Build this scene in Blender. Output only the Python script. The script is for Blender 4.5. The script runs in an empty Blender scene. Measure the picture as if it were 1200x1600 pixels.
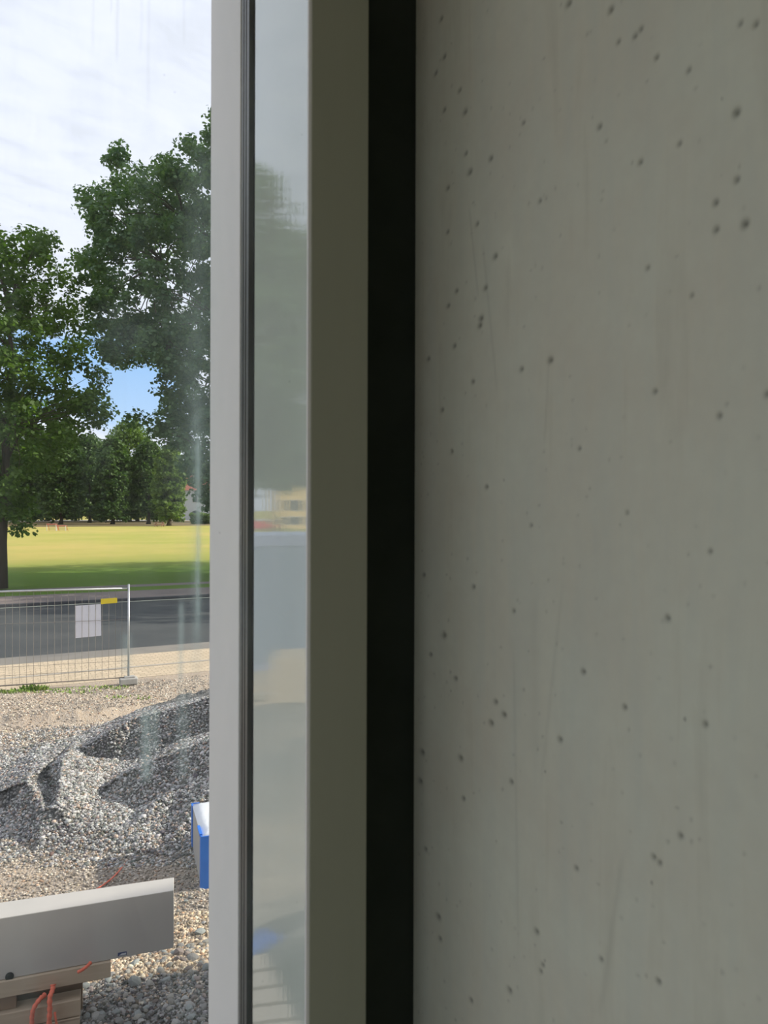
import bpy, math, random
import numpy as np
from mathutils import Vector
random.seed(4); RNG = np.random.default_rng(11)
S = bpy.context.scene
COL = S.collection

# ------------------------------------------------------------------ camera
F, HZ, EYE = 1200.0, 795.0, 3.45          # focal length in px of the 1200x1600 frame, horizon row, eye height
cd = bpy.data.cameras.new('camera'); cam = bpy.data.objects.new('camera', cd); COL.objects.link(cam)
cd.sensor_fit = 'VERTICAL'; cd.sensor_height = 36.0; cd.lens = 36.0 * F / 1600.0
cd.shift_y = -(800 - HZ) / 1600.0
cd.clip_start = 0.02; cd.clip_end = 3000
cam.location = (0, 0, EYE)
cam.rotation_mode = 'XYZ'
ROLL = 0.0028
cam.rotation_euler = (math.pi / 2, -ROLL, 0)
cd.dof.use_dof = True; cd.dof.focus_distance = 6.0; cd.dof.aperture_fstop = 10.0
S.camera = cam

# site axes: O on the window wall plane where the concrete reveal meets it, W to the left along the facade, N outward
O = np.array([0.04, 1.0]); TH = math.radians(27.6)
W = np.array([-math.cos(TH), -math.sin(TH)]); N = np.array([-math.sin(TH), math.cos(TH)])
def an(a, n, z=0.0):
    p = O + W * a + N * n
    return (float(p[0]), float(p[1]), float(z))
def to_an(x, y):
    d = np.array([x, y]) - O
    return float(d @ W), float(d @ N)
def px(x, y, D):                           # a point seen at pixel (x, y), D metres ahead
    return ((x - 600) / F * D, D, EYE - (y - HZ) / F * D)
def gpx(x, y, h=0.0):                      # the point of height h seen at pixel (x, y)
    D = (EYE - h) * F / (y - HZ)
    return ((x - 600) / F * D, D, h)
def a_of(xp, n):                           # facade coordinate a at depth n that shows at column xp
    r = (xp - 600) / F
    # (Ox + Wx a + Nx n) = r (Oy + Wy a + Ny n)
    return (r * (O[1] + N[1] * n) - O[0] - N[0] * n) / (W[0] - r * W[1])
def n_of(xp, a):
    r = (xp - 600) / F
    return (r * (O[1] + W[1] * a) - O[0] - W[0] * a) / (N[0] - r * N[1])

# ------------------------------------------------------------------ node helpers
def new_mat(name):
    m = bpy.data.materials.new(name); m.use_nodes = True
    nt = m.node_tree; nt.nodes.clear()
    return m, nt
class NT:
    def __init__(s, nt): s.t = nt
    def n(s, kind, **kw):
        nd = s.t.nodes.new(kind)
        for k, v in kw.items():
            if k == 'ins':
                for i, val in v.items():
                    sock = nd.inputs[i]
                    if isinstance(val, bpy.types.NodeSocket): s.t.links.new(val, sock)
                    else: sock.default_value = val
            else: setattr(nd, k, v)
        return nd
    def math(s, op, a, b=0.0, c=0.0, clamp=False):
        nd = s.n('ShaderNodeMath', operation=op, ins={0: a, 1: b, 2: c}); nd.use_clamp = clamp
        return nd.outputs[0]
    def noise(s, vec, scale, detail=4, rough=0.55, dist=0.0):
        return s.n('ShaderNodeTexNoise', ins={'Vector': vec, 'Scale': scale, 'Detail': detail, 'Roughness': rough, 'Distortion': dist}).outputs['Fac']
    def ramp(s, fac, stops, interp='LINEAR'):
        r = s.n('ShaderNodeValToRGB', ins={0: fac}); cr = r.color_ramp; cr.interpolation = interp
        while len(cr.elements) < len(stops): cr.elements.new(0.5)
        for e, (p, c) in zip(cr.elements, stops):
            e.position = p; e.color = (*c, 1) if len(c) == 3 else c
        return r.outputs['Color']
    def mix(s, fac, a, b, mode='MIX'):
        nd = s.n('ShaderNodeMix', data_type='RGBA', blend_type=mode)
        for i, v in ((0, fac), (6, a), (7, b)):
            if isinstance(v, bpy.types.NodeSocket): s.t.links.new(v, nd.inputs[i])
            elif i == 0: nd.inputs[0].default_value = v
            else: nd.inputs[i].default_value = (*v, 1) if len(v) == 3 else v
        return nd.outputs[2]
    def scale(s, vec, x, y, z):
        return s.n('ShaderNodeVectorMath', operation='MULTIPLY', ins={0: vec, 1: (x, y, z)}).outputs[0]
    def out(s, sh, disp=None):
        o = s.n('ShaderNodeOutputMaterial'); s.t.links.new(sh, o.inputs['Surface'])
def obj_co(t): return t.n('ShaderNodeTexCoord').outputs['Object']
def principled(t, col, rough=0.7, spec=0.5, metal=0.0, normal=None, **kw):
    p = t.n('ShaderNodeBsdfPrincipled')
    for k, v in (('Base Color', col), ('Roughness', rough), ('Specular IOR Level', spec), ('Metallic', metal)):
        if isinstance(v, bpy.types.NodeSocket): t.t.links.new(v, p.inputs[k])
        elif k == 'Base Color': p.inputs[k].default_value = (*v, 1)
        else: p.inputs[k].default_value = v
    if normal is not None: t.t.links.new(normal, p.inputs['Normal'])
    for k, v in kw.items(): p.inputs[k].default_value = v
    return p.outputs[0]
def bump(t, h, strength=0.3, dist=0.01):
    return t.n('ShaderNodeBump', ins={'Height': h, 'Strength': strength, 'Distance': dist}).outputs[0]
def M_noise(name, c1, c2, scale=6, rough=0.8, stretch=(1, 1, 1), bstr=0.15, bdist=0.004, spec=0.3, metal=0.0, fine=None, **kw):
    m, nt = new_mat(name); t = NT(nt); co = t.scale(obj_co(t), *stretch)
    f = t.noise(co, scale, 6)
    c = t.mix(t.n('ShaderNodeMapRange', ins={0: f, 1: 0.3, 2: 0.7}).outputs[0], c1, c2)
    h = t.noise(co, fine or scale * 6, 3)
    t.out(principled(t, c, rough, spec, metal, bump(t, h, bstr, bdist), **kw))
    return m

# ------------------------------------------------------------------ sky, sun, exposure
S.view_settings.view_transform = 'Standard'; S.view_settings.look = 'None'
S.view_settings.exposure = 0.0; S.view_settings.gamma = 1.0; S.view_settings.use_curve_mapping = False
S.cycles.use_denoising = True
S.cycles.max_bounces = 10; S.cycles.transparent_max_bounces = 24; S.cycles.diffuse_bounces = 5
S.cycles.sample_clamp_indirect = 6.0

SUN_AZ, SUN_EL = math.radians(76), math.radians(28)      # to the right of the view direction
sun_dir = Vector((math.sin(SUN_AZ) * math.cos(SUN_EL), math.cos(SUN_AZ) * math.cos(SUN_EL), math.sin(SUN_EL)))
sl = bpy.data.lights.new('sun', 'SUN'); sl.energy = 6.2; sl.angle = math.radians(0.6); sl.color = (1.0, 0.93, 0.80)
so = bpy.data.objects.new('sun', sl); COL.objects.link(so); so.rotation_euler = sun_dir.to_track_quat('Z', 'Y').to_euler()
so.location = (20, 10, 30)

wd = bpy.data.worlds.new('sky'); S.world = wd; wd.use_nodes = True; wd.node_tree.nodes.clear(); t = NT(wd.node_tree)
g = t.n('ShaderNodeTexCoord').outputs['Generated']
sep = t.n('ShaderNodeSeparateXYZ', ins={0: g})
zc = t.math('ADD', t.math('MAXIMUM', sep.outputs[2], 0.0), 0.16)
cu = t.n('ShaderNodeCombineXYZ', ins={0: t.math('DIVIDE', sep.outputs[0], zc), 1: t.math('DIVIDE', sep.outputs[1], zc), 2: 0.0}).outputs[0]
rot = t.n('ShaderNodeVectorRotate', rotation_type='Z_AXIS', ins={'Vector': cu, 'Angle': math.radians(-38)}).outputs[0]
big = t.noise(rot, 0.55, 3, 0.5)
rip = t.noise(t.scale(rot, 1.0, 1.9, 1), 6.5, 4, 0.5, 0.35)
blue = t.ramp(t.math('MAXIMUM', sep.outputs[2], 0.0), [(0.0, (0.62, 0.76, 0.93)), (0.18, (0.34, 0.56, 0.90)), (1.0, (0.16, 0.34, 0.78))])
cl = t.ramp(rip, [(0.33, (0.75, 0.785, 0.89)), (0.48, (0.81, 0.845, 0.965)), (0.64, (0.845, 0.875, 0.975))])
def gap(xp, yp, size):                      # a break in the cloud deck at that direction
    d = Vector(((xp - 600) / F, 1.0, -(yp - HZ) / F)).normalized()
    dv = t.n('ShaderNodeVectorMath', operation='SUBTRACT', ins={0: g, 1: tuple(d)}).outputs[0]
    dv = t.scale(dv, 0.8, 0.8, 1.2)
    L = t.n('ShaderNodeVectorMath', operation='LENGTH', ins={0: dv}).outputs['Value']
    w = t.math('MULTIPLY', t.math('SUBTRACT', t.noise(g, 14, 4), 0.5), 0.09)
    return t.n('ShaderNodeMapRange', interpolation_type='SMOOTHSTEP', ins={0: t.math('ADD', L, w), 1: size, 2: size * 0.45, 3: 0.0, 4: 1.0}).outputs[0]
gaps = t.math('MAXIMUM', gap(205, 600, 0.085), gap(110, 560, 0.07))
gaps = t.math('MAXIMUM', gaps, gap(60, 610, 0.05))
cover = t.n('ShaderNodeMapRange', interpolation_type='SMOOTHSTEP', ins={0: big, 1: 0.30, 2: 0.22, 3: 0.0, 4: 0.6}).outputs[0]
skyc = t.mix(t.math('MAXIMUM', gaps, cover), cl, blue)
low = t.n('ShaderNodeMapRange', ins={0: sep.outputs[2], 1: 0.0, 2: -0.03, 3: 0.0, 4: 1.0}).outputs[0]
skyc = t.mix(low, skyc, (0.30, 0.32, 0.28))
bg = t.n('ShaderNodeBackground', ins={'Color': skyc, 'Strength': 1.2})
t.t.links.new(bg.outputs[0], t.n('ShaderNodeOutputWorld').inputs[0])

# ------------------------------------------------------------------ object helpers
def mesh_obj(name, verts, faces, mat, parent=None, smooth=False, col=None):
    me = bpy.data.meshes.new(name)
    if isinstance(verts, np.ndarray) and isinstance(faces, np.ndarray):
        nv, (nf, k) = len(verts), faces.shape
        me.vertices.add(nv); me.vertices.foreach_set('co', verts.astype(np.float32).ravel())
        me.loops.add(nf * k); me.loops.foreach_set('vertex_index', faces.astype(np.int32).ravel())
        me.polygons.add(nf); me.polygons.foreach_set('loop_start', np.arange(0, nf * k, k, dtype=np.int32))
        me.polygons.foreach_set('loop_total', np.full(nf, k, dtype=np.int32))
        me.update(calc_edges=True)
    else:
        me.from_pydata([tuple(map(float, v)) for v in verts], [], [tuple(map(int, f)) for f in faces])
    if smooth: me.polygons.foreach_set('use_smooth', np.ones(len(me.polygons), dtype=bool))
    if col is not None:
        at = me.color_attributes.new('tint', 'FLOAT_COLOR', 'POINT')
        at.data.foreach_set('color', np.asarray(col, dtype=np.float32).ravel())
    me.update()
    if mat: me.materials.append(mat)
    o = bpy.data.objects.new(name, me); COL.objects.link(o)
    if parent: o.parent = parent
    return o
def tag(o, label, cat, group=None, kind=None):
    if label: o['label'] = label
    if cat: o['category'] = cat
    if group: o['group'] = group
    if kind: o['kind'] = kind
    return o
def struct(o, label=None, cat=None):
    o['kind'] = 'structure'
    if label: o['label'] = label
    if cat: o['category'] = cat
    return o
def empty(name, loc=(0, 0, 0)):
    o = bpy.data.objects.new(name, None); o.location = loc; o.empty_display_size = 0.2; COL.objects.link(o); return o

class MB:
    """collects shapes of one part in world coordinates; build() subtracts the parent's origin"""
    def __init__(s): s.v = []; s.f = []
    def box(s, c8):
        c8 = [tuple(map(float, p)) for p in c8]
        q = [Vector(p) for p in c8]
        if (q[1] - q[0]).cross(q[3] - q[0]).dot(q[4] - q[0]) < 0: c8 = [c8[i] for i in (0, 3, 2, 1, 4, 7, 6, 5)]
        b = len(s.v); s.v += c8
        s.f += [tuple(b + i for i in q) for q in ((0, 3, 2, 1), (4, 5, 6, 7), (0, 1, 5, 4), (1, 2, 6, 5), (2, 3, 7, 6), (3, 0, 4, 7))]
        return s
    def ab(s, a0, a1, n0, n1, z0, z1):      # box in facade axes
        return s.box([an(a0, n0, z0), an(a1, n0, z0), an(a1, n1, z0), an(a0, n1, z0), an(a0, n0, z1), an(a1, n0, z1), an(a1, n1, z1), an(a0, n1, z1)])
    def ob(s, c, u, half, z0, z1, hv):      # box round c with direction u (2D), half lengths
        u = np.array(u, float); u /= np.linalg.norm(u); v = np.array([-u[1], u[0]]); c = np.array(c[:2])
        q = [c - u * half - v * hv, c + u * half - v * hv, c + u * half + v * hv, c - u * half + v * hv]
        return s.box([(*p, z0) for p in q] + [(*p, z1) for p in q])
    def tube(s, pts, r, k=6, cap=True):
        pts = [Vector(p) for p in pts]; rs = r if isinstance(r, (list, tuple)) else [r] * len(pts)
        b = len(s.v); prev = None
        for i, p in enumerate(pts):
            d = (pts[min(i + 1, len(pts) - 1)] - pts[max(i - 1, 0)]).normalized()
            up = prev if prev else (Vector((0, 0, 1)) if abs(d.z) < .9 else Vector((1, 0, 0)))
            x = (up - d * up.dot(d)).normalized(); y = d.cross(x); prev = x
            for j in range(k):
                an_ = 2 * math.pi * j / k
                s.v.append(tuple(p + (x * math.cos(an_) + y * math.sin(an_)) * rs[i]))
        for i in range(len(pts) - 1):
            for j in range(k):
                s.f.append((b + i * k + j, b + i * k + (j + 1) % k, b + (i + 1) * k + (j + 1) % k, b + (i + 1) * k + j))
        if cap:
            s.f.append(tuple(b + j for j in range(k))[::-1]); e = b + (len(pts) - 1) * k
            s.f.append(tuple(e + j for j in range(k)))
        return s
    def build(s, name, mat, parent=None, bevel=0.0, smooth=False, seg=2):
        o0 = Vector(parent.matrix_world.translation) if parent and parent.parent else (Vector(parent.location) if parent else Vector((0, 0, 0)))
        if parent and parent.parent: o0 = Vector(parent.parent.location)
        v = [tuple(Vector(p) - o0) for p in s.v]
        o = mesh_obj(name, v, s.f, mat, parent, smooth)
        if bevel:
            m = o.modifiers.new('edge', 'BEVEL'); m.width = bevel; m.segments = seg; m.limit_method = 'ANGLE'
        return o

# ------------------------------------------------------------------ materials
# board-marked concrete of the reveal, with air holes modelled in the mesh and their darkening in the vertex tint
def mat_concrete_wall():
    m, nt = new_mat('reveal_concrete'); t = NT(nt); co = obj_co(t)
    a = t.noise(co, 5.0, 5, 0.6); b = t.noise(t.scale(co, 14, 14, 1.3), 2.2, 5, 0.6, 0.4); c = t.noise(co, 60, 3)
    col = t.mix(t.n('ShaderNodeMapRange', ins={0: a, 1: .3, 2: .7}).outputs[0], (0.70, 0.72, 0.60), (0.66, 0.635, 0.52))
    col = t.mix(t.n('ShaderNodeMapRange', ins={0: b, 1: .40, 2: .72, 3: 0.0, 4: .30}).outputs[0], col, (0.54, 0.60, 0.545))
    col = t.mix(t.n('ShaderNodeMapRange', ins={0: b, 1: .44, 2: .30, 3: 0.0, 4: .18}).outputs[0], col, (0.36, 0.37, 0.30))
    col = t.mix(t.math('MULTIPLY', c, 0.16), col, (0.34, 0.34, 0.29))
    sp = t.n('ShaderNodeTexVoronoi', feature='F1', ins={'Vector': t.scale(co, 1, 1, .7), 'Scale': 62.0}); 
    d = t.n('ShaderNodeMapRange', interpolation_type='SMOOTHSTEP', ins={0: sp.outputs['Distance'], 1: .12, 2: .05, 3: 0.0, 4: 1.0}).outputs[0]
    pick = t.n('ShaderNodeMapRange', ins={0: t.n('ShaderNodeSeparateColor', ins={0: sp.outputs['Color']}).outputs[0], 1: .93, 2: .98, 3: 0.0, 4: .55}).outputs[0]
    col = t.mix(t.math('MULTIPLY', d, pick), col, (0.16, 0.16, 0.12))
    pit = t.n('ShaderNodeAttribute', attribute_name='tint').outputs['Color']
    col = t.mix(1.0, col, pit, 'MULTIPLY')
    t.out(principled(t, col, 0.72, 0.25, 0, bump(t, t.math('ADD', c, t.math('MULTIPLY', a, 3)), 0.12, 0.002)))
    return m
MAT = {}
MAT['reveal'] = mat_concrete_wall()
MAT['plaster'] = M_noise('white_plaster', (0.78, 0.77, 0.72), (0.72, 0.71, 0.67), 4)
MAT['render'] = M_noise('facade_render', (0.50, 0.47, 0.42), (0.42, 0.40, 0.36), 3)
MAT['floor'] = M_noise('screed', (0.45, 0.44, 0.40), (0.38, 0.37, 0.34), 4)
MAT['sash'] = M_noise('sash_paint', (0.37, 0.37, 0.285), (0.34, 0.345, 0.26), 3, 0.55, (4, 4, .4), 0.05, 0.001)
MAT['recess'] = M_noise('dark_sealing_foam', (0.030, 0.037, 0.028), (0.020, 0.026, 0.018), 8, 0.9)
MAT['gasket'] = M_noise('black_rubber', (0.006, 0.006, 0.008), (0.012, 0.012, 0.016), 20, 0.45)
MAT['gasket_grey'] = M_noise('grey_rubber', (0.055, 0.06, 0.07), (0.09, 0.085, 0.08), 6, 0.35, (1, 1, .3))
MAT['rail'] = M_noise('light_grey_powder_coat', (0.88, 0.86, 0.83), (0.83, 0.82, 0.80), 3, 0.5, (3, 3, 1), 0.06, 0.001)
def mat_panel():
    m, nt = new_mat('glossy_grey_panel'); t = NT(nt); co = obj_co(t)
    h = t.noise(t.scale(co, 120, 120, 3.0), 1.0, 3, .6)
    h2 = t.noise(t.scale(co, 8, 8, 55), 1.0, 3, .5)
    hh = t.math('ADD', t.math('MULTIPLY', h, .7), t.math('MULTIPLY', h2, .25))
    c = t.mix(t.noise(t.scale(co, 6, 6, 1), 2, 3), (0.58, 0.64, 0.57), (0.63, 0.67, 0.61))
    bs = principled(t, c, 0.5, 0.0)
    gl = t.n('ShaderNodeBsdfGlossy', ins={'Color': (0.93, 0.97, 1.0, 1), 'Roughness': 0.032, 'Normal': bump(t, hh, 0.13, 0.0008)}).outputs[0]
    fr = t.n('ShaderNodeFresnel', ins={'IOR': 1.62}).outputs[0]
    ms = t.n('ShaderNodeMixShader', ins={0: t.math('ADD', t.math('MULTIPLY', fr, 1.0), 0.06, clamp=True), 1: bs, 2: gl})
    t.out(ms.outputs[0]); return m
MAT['panel'] = mat_panel()

N_GLASS = -0.042
def mat_pane():
    m, nt = new_mat('window_glass'); t = NT(nt); co = obj_co(t)
    sp = t.n('ShaderNodeSeparateXYZ', ins={0: co})
    # coordinate along the pane and height
    u = t.math('ADD', t.math('MULTIPLY', sp.outputs[0], float(W[0])), t.math('MULTIPLY', sp.outputs[1], float(W[1])))
    z = sp.outputs[2]; off = -A_SASH_L
    wob = t.math('MULTIPLY', t.math('SUBTRACT', t.noise(t.scale(co, 1, 1, 1), 9, 3), .5), 0.006)
    uw = t.math('ADD', u, wob)
    total = None
    def uz(xp, yp):
        a = a_of(xp, N_GLASS); P = an(a, N_GLASS); return a + off, EYE - (yp - HZ) / F * P[1] - ZW0
    streaks = [(310, 660, 1010, 3.5, .20), (308, 560, 1100, 9.0, .10), (284, 930, 1080, 4.5, .22), (286, 1060, 1230, 9, .12),
               (198, 985, 1060, 8, .16), (228, 1100, 1230, 8, .26), (243, 1100, 1180, 6, .18), (285, 430, 820, 36, .045), (312, 180, 780, 26, .085),
               (185, 470, 570, 30, .03), (215, 505, 550, 22, .03), (180, -60, 105, 2.0, -.06), (170, -60, 25, 1.5, -.05), (230, -60, 180, 2.5, -.035),
               (218, -60, 95, 2, -.03), (142, -60, 85, 2, -.03), (285, -60, 80, 2, -.03)]
    neg = None
    for (xp, y0, y1, wpx, k) in streaks:
        uc, zt = uz(xp, y0); ur, _ = uz(xp + wpx, y0); _, zb = uz(xp, y1); s_ = abs(ur - uc)
        d = t.math('DIVIDE', t.math('SUBTRACT', uw, uc), s_)
        gss = t.math('POWER', 2.718, t.math('MULTIPLY', t.math('MULTIPLY', d, d), -1.0))
        e = max((zt - zb) * .18, 0.004)
        m1 = t.n('ShaderNodeMapRange', interpolation_type='SMOOTHSTEP', ins={0: z, 1: zb, 2: zb + e, 3: 0., 4: 1.}).outputs[0]
        m2 = t.n('ShaderNodeMapRange', interpolation_type='SMOOTHSTEP', ins={0: z, 1: zt, 2: zt - e, 3: 0., 4: 1.}).outputs[0]
        v = t.math('MULTIPLY', t.math('MULTIPLY', gss, abs(k)), t.math('MULTIPLY', m1, m2))
        if k > 0: total = v if total is None else t.math('ADD', total, v)
        else: neg = v if neg is None else t.math('ADD', neg, v)
    smear = t.n('ShaderNodeMapRange', ins={0: t.noise(t.scale(co, 9, 9, 2.0), 3, 5, .65), 1: .45, 2: .85, 3: 0.004, 4: .05}).outputs[0]
    total = t.math('MULTIPLY', total, t.n('ShaderNodeMapRange', ins={0: t.noise(co, 70, 4), 1: .3, 2: .7, 3: .75, 4: 1.2}).outputs[0])
    white = t.math('ADD', total, smear, clamp=True)
    # rain spots: small grey dots
    vo = t.n('ShaderNodeTexVoronoi', ins={'Vector': co, 'Scale': 46.0})
    dt = t.n('ShaderNodeMapRange', interpolation_type='SMOOTHSTEP', ins={0: vo.outputs['Distance'], 1: .085, 2: .03}).outputs[0]
    pk = t.n('ShaderNodeMapRange', ins={0: t.n('ShaderNodeSeparateColor', ins={0: vo.outputs['Color']}).outputs[1], 1: .82, 2: .9, 3: 0, 4: .16}).outputs[0]
    grey = t.math('ADD', t.math('MULTIPLY', dt, pk), neg, clamp=True)
    tr = t.n('ShaderNodeBsdfTransparent', ins={'Color': (0.985, 0.995, 0.99, 1)}).outputs[0]
    gl = t.n('ShaderNodeBsdfGlossy', ins={'Color': (1, 1, 1, 1), 'Roughness': 0.0}).outputs[0]
    ge = t.n('ShaderNodeNewGeometry')
    dn = t.math('ABSOLUTE', t.n('ShaderNodeVectorMath', operation='DOT_PRODUCT', ins={0: ge.outputs['Incoming'], 1: ge.outputs['True Normal']}).outputs['Value'])
    fr = t.math('ADD', t.math('MULTIPLY', t.math('POWER', t.math('SUBTRACT', 1.0, dn, clamp=True), 5.0), .9), .035, clamp=True)
    base = t.n('ShaderNodeMixShader', ins={0: fr, 1: tr, 2: gl}).outputs[0]
    milk = t.n('ShaderNodeBsdfTranslucent', ins={'Color': (0.78, 0.95, 0.90, 1)}).outputs[0]
    drt = t.n('ShaderNodeBsdfDiffuse', ins={'Color': (0.35, 0.36, 0.36, 1)}).outputs[0]
    x = t.n('ShaderNodeMixShader', ins={0: white, 1: base, 2: milk}).outputs[0]
    x = t.n('ShaderNodeMixShader', ins={0: grey, 1: x, 2: drt}).outputs[0]
    t.out(x); return m

# ------------------------------------------------------------------ building shell
FL, CE = 2.0, 4.75
A_SASH_R, A_SASH_L = a_of(574.5, -0.05), a_of(485.5, -0.05)
ZW0, ZW1 = 2.12, 4.62                       # window opening
A_WIN = 3.1                                 # far side of the opening
n_p1 = n_of(397, A_SASH_L); n_p2 = n_of(373.5, A_SASH_L); n_p3 = n_of(327.5, A_SASH_L)
print('panel depths', A_SASH_R, A_SASH_L, n_p1, n_p2, n_p3)

MAT['pane'] = mat_pane()
# interior concrete reveal wall with real air holes (fine grid where it is seen)
def build_wall_right():
    t0, t1 = 0.0, 0.62                      # distance into the room that the fine grid covers
    z0, z1 = 2.72, 4.15
    step = 0.0019
    nu, nz = int((t1 - t0) / step) + 1, int((z1 - z0) / step) + 1
    tt = np.linspace(t0, t1, nu); zz = np.linspace(z0, z1, nz)
    T, Z = np.meshgrid(tt, zz)
    dep = np.zeros_like(T); tint = np.ones_like(T)
    pits = [(687,29,3),(886,4,5),(952,14,5),(999,44,4),(990,55,4),(964,64,3.5),(1179,36,5),(1155,35,4),(1024,88,4),(1074,108,4),(1149,174,6.5),(935,197,4),(724,174,4),(692,88,3),(678,114,3),(692,171,3),(716,140,3),(816,191,3),(732,268,4),(726,239,3),(765,247,3.5),(698,293,3),(1060,223,4),(999,252,4),(1150,279,5),(1117,315,5),(1163,348,6.5),(1118,357,5),(842,313,3),(744,349,3),(772,400,4),(698,362,2.5),(757,449,3.5),(712,454,3),(699,477,3),(750,497,4),(748,508,4),(709,540,3),(859,562,4.5),(814,576,3.5),(1023,610,4),(1198,614,5),(1124,648,4.5),(738,596,3),(1080,460,3.5),(1011,417,3.5),(740,916,3),(803,954,3),(693,992,4),(673,1022,3),(712,1059,3),(775,1096,3.5),(788,1116,4),(768,1129,4),(876,1155,4),(1103,1130,4.5),(720,1184,4),(800,1221,3.5),(725,1247,3),(666,1326,3),(1065,1305,4.5),(1023,1338,4),(1032,1347,4),(902,1356,3.5),(840,1455,4),(686,1432,4),(689,1466,3),(850,1507,3),(847,1517,3),(1031,1533,4.5),(798,1547,4),(941,1498,3.5),(738,1562,3),(912,1049,4),(1044,965,4.5),(977,1104,4),(660,1175,4),(657,1220,4),(662,898,3),(760,760,3),(705,705,3),(830,820,2.5),(905,700,3),(980,800,3),(1110,860,4),(690,640,3),(668,560,3)]
    rs = np.random.default_rng(5)
    plist = []
    for (x, y, r) in pits:
        n = n_of(x, 0.0); D = an(0, n)[1]; z = EYE - (y - HZ) / F * D
        obl = 0.55 + 0.45 * (x - 648) / 552
        plist.append((-n, z, r * D / F / obl * 0.95, r * D / F * 1.1, 0.9))
    for _ in range(430):
        plist.append((rs.uniform(.01, .6), rs.uniform(z0, z1), rs.uniform(.0009, .0019), rs.uniform(.0009, .0019), rs.uniform(.15, .55)))
    for (tc, zc_, rt, rz, k) in plist:
        i0, i1 = np.searchsorted(tt, [tc - 3 * rt, tc + 3 * rt]); j0, j1 = np.searchsorted(zz, [zc_ - 3 * rz, zc_ + 3 * rz])
        if i1 <= i0 or j1 <= j0: continue
        d2 = ((T[j0:j1, i0:i1] - tc) / rt) ** 2 + ((Z[j0:j1, i0:i1] - zc_) / rz) ** 2
        gss = np.exp(-d2)
        dep[j0:j1, i0:i1] = np.maximum(dep[j0:j1, i0:i1], gss * min(rt, rz) * 0.9 * k)
        tint[j0:j1, i0:i1] = np.minimum(tint[j0:j1, i0:i1], 1 - 0.72 * k * gss)
    # fine drip marks in the surface
    for (xa, ya, xb, yb, k, wd_) in ((731, 318, 747, 468, .16, .0012), (752, 370, 777, 620, .10, .0020), (790, 360, 800, 440, -.05, .009), (858, 545, 850, 700, .10, .0014), (803, 1000, 812, 1500, .08, .0022),
                                (880, 905, 845, 1240, .07, .0026), (975, 1325, 940, 1590, .10, .0035), (835, 905, 838, 1200, .05, .007)):
        na, nb = n_of(xa, 0), n_of(xb, 0); za = EYE - (ya - HZ) / F * an(0, na)[1]; zb = EYE - (yb - HZ) / F * an(0, nb)[1]
        f = (Z - za) / (zb - za); tc = -(na + (nb - na) * np.clip(f, 0, 1))
        ins_ = np.clip(f * 8, 0, 1) * np.clip((1 - f) * 8, 0, 1)
        tint *= 1 - k * ins_ * np.exp(-((T - tc) / wd_) ** 2)
    A = -dep
    P = O[None, None, :] + W[None, None, :] * A[..., None] - N[None, None, :] * T[..., None]
    V = np.concatenate([P.reshape(-1, 2), Z.reshape(-1, 1)], 1)
    idx = np.arange(nu * nz).reshape(nz, nu)
    Fc = np.stack([idx[:-1, :-1], idx[1:, :-1], idx[1:, 1:], idx[:-1, 1:]], -1).reshape(-1, 4)
    # coarse remainder of the wall around the fine grid, and its body behind
    def quad(T0, T1, Z0, Z1, a=0.0):
        nonlocal V, Fc
        b = len(V)
        V = np.vstack([V, [an(a, -T0, Z0), an(a, -T0, Z1), an(a, -T1, Z1), an(a, -T1, Z0)]]); Fc = np.vstack([Fc, [[b, b + 1, b + 2, b + 3]]])
    quad(t0, 4.2, FL - .1, z0); quad(t0, 4.2, z1, CE + .1); quad(t1, 4.2, z0, z1)
    c = np.ones((len(V), 4)); c[:nu * nz, :3] = tint.reshape(-1, 1)
    o = mesh_obj('wall_right', V, Fc, MAT['reveal'], smooth=True, col=c)
    struct(o, 'grey green cast concrete wall pitted with small air holes', 'wall')
    return o
build_wall_right()

HB = 10.33
ext = MB()
ext.ab(-34, -0.02, -8, 0.36, -.6, HB)         # building to the right of the reveal
ext.ab(-0.02, A_WIN + .03, -8, 0.36, CE + .25, HB)    # storeys above
ext.ab(-0.02, A_WIN + .03, -0.02, 0.36, ZW1 + .03, CE + .25)
ext.ab(-0.02, A_SASH_L - .02, 0.035, 0.36, -.6, CE + .25)    # masonry behind the outer reveal panel
ext.ab(-0.02, A_WIN + .03, -8, 0.36, -.6, FL - .12)   # storey below
ext.ab(-0.02, A_WIN + .03, -0.02, 0.36, FL - .12, ZW0 - .03)
ext.ab(A_WIN + .03, 3.4, -8, -3.7, -.6, HB).ab(A_WIN + .03, 3.4, -.35, .36, -.6, HB).ab(A_WIN + .03, 3.4, -3.7, -.35, -.6, 2.35).ab(A_WIN + .03, 3.4, -3.7, -.35, 4.60, HB)
struct(ext.build('wall_exterior', MAT['render']), 'pale rendered outer walls of the building around the window', 'wall')
struct(MB().ab(-.02, A_WIN + .02, -4.2, 0.0, FL - .12, FL).build('floor', MAT['floor']))
struct(MB().ab(-.02, A_WIN + .02, -4.2, 0.0, CE, CE + .24).build('ceiling', MAT['plaster']))
struct(MB().ab(-.02, A_WIN + .02, -4.4, -4.2, FL - .1, CE + .1).build('wall_back', MAT['plaster']))
struct(MB().ab(A_WIN, A_WIN + .029, -4.2, -3.7, FL - .1, CE + .1).ab(A_WIN, A_WIN + .029, -.35, .02, FL - .1, CE + .1).ab(A_WIN, A_WIN + .029, -3.7, -.35, FL - .1, 2.35).ab(A_WIN, A_WIN + .029, -3.7, -.35, 4.60, CE + .1).build('wall_left', MAT['plaster']))
fr_ = MB(); fr_.ab(0, A_WIN, -0.002, 0.034, ZW1, CE).ab(0, A_WIN, -0.002, 0.034, FL, ZW0)
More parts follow.
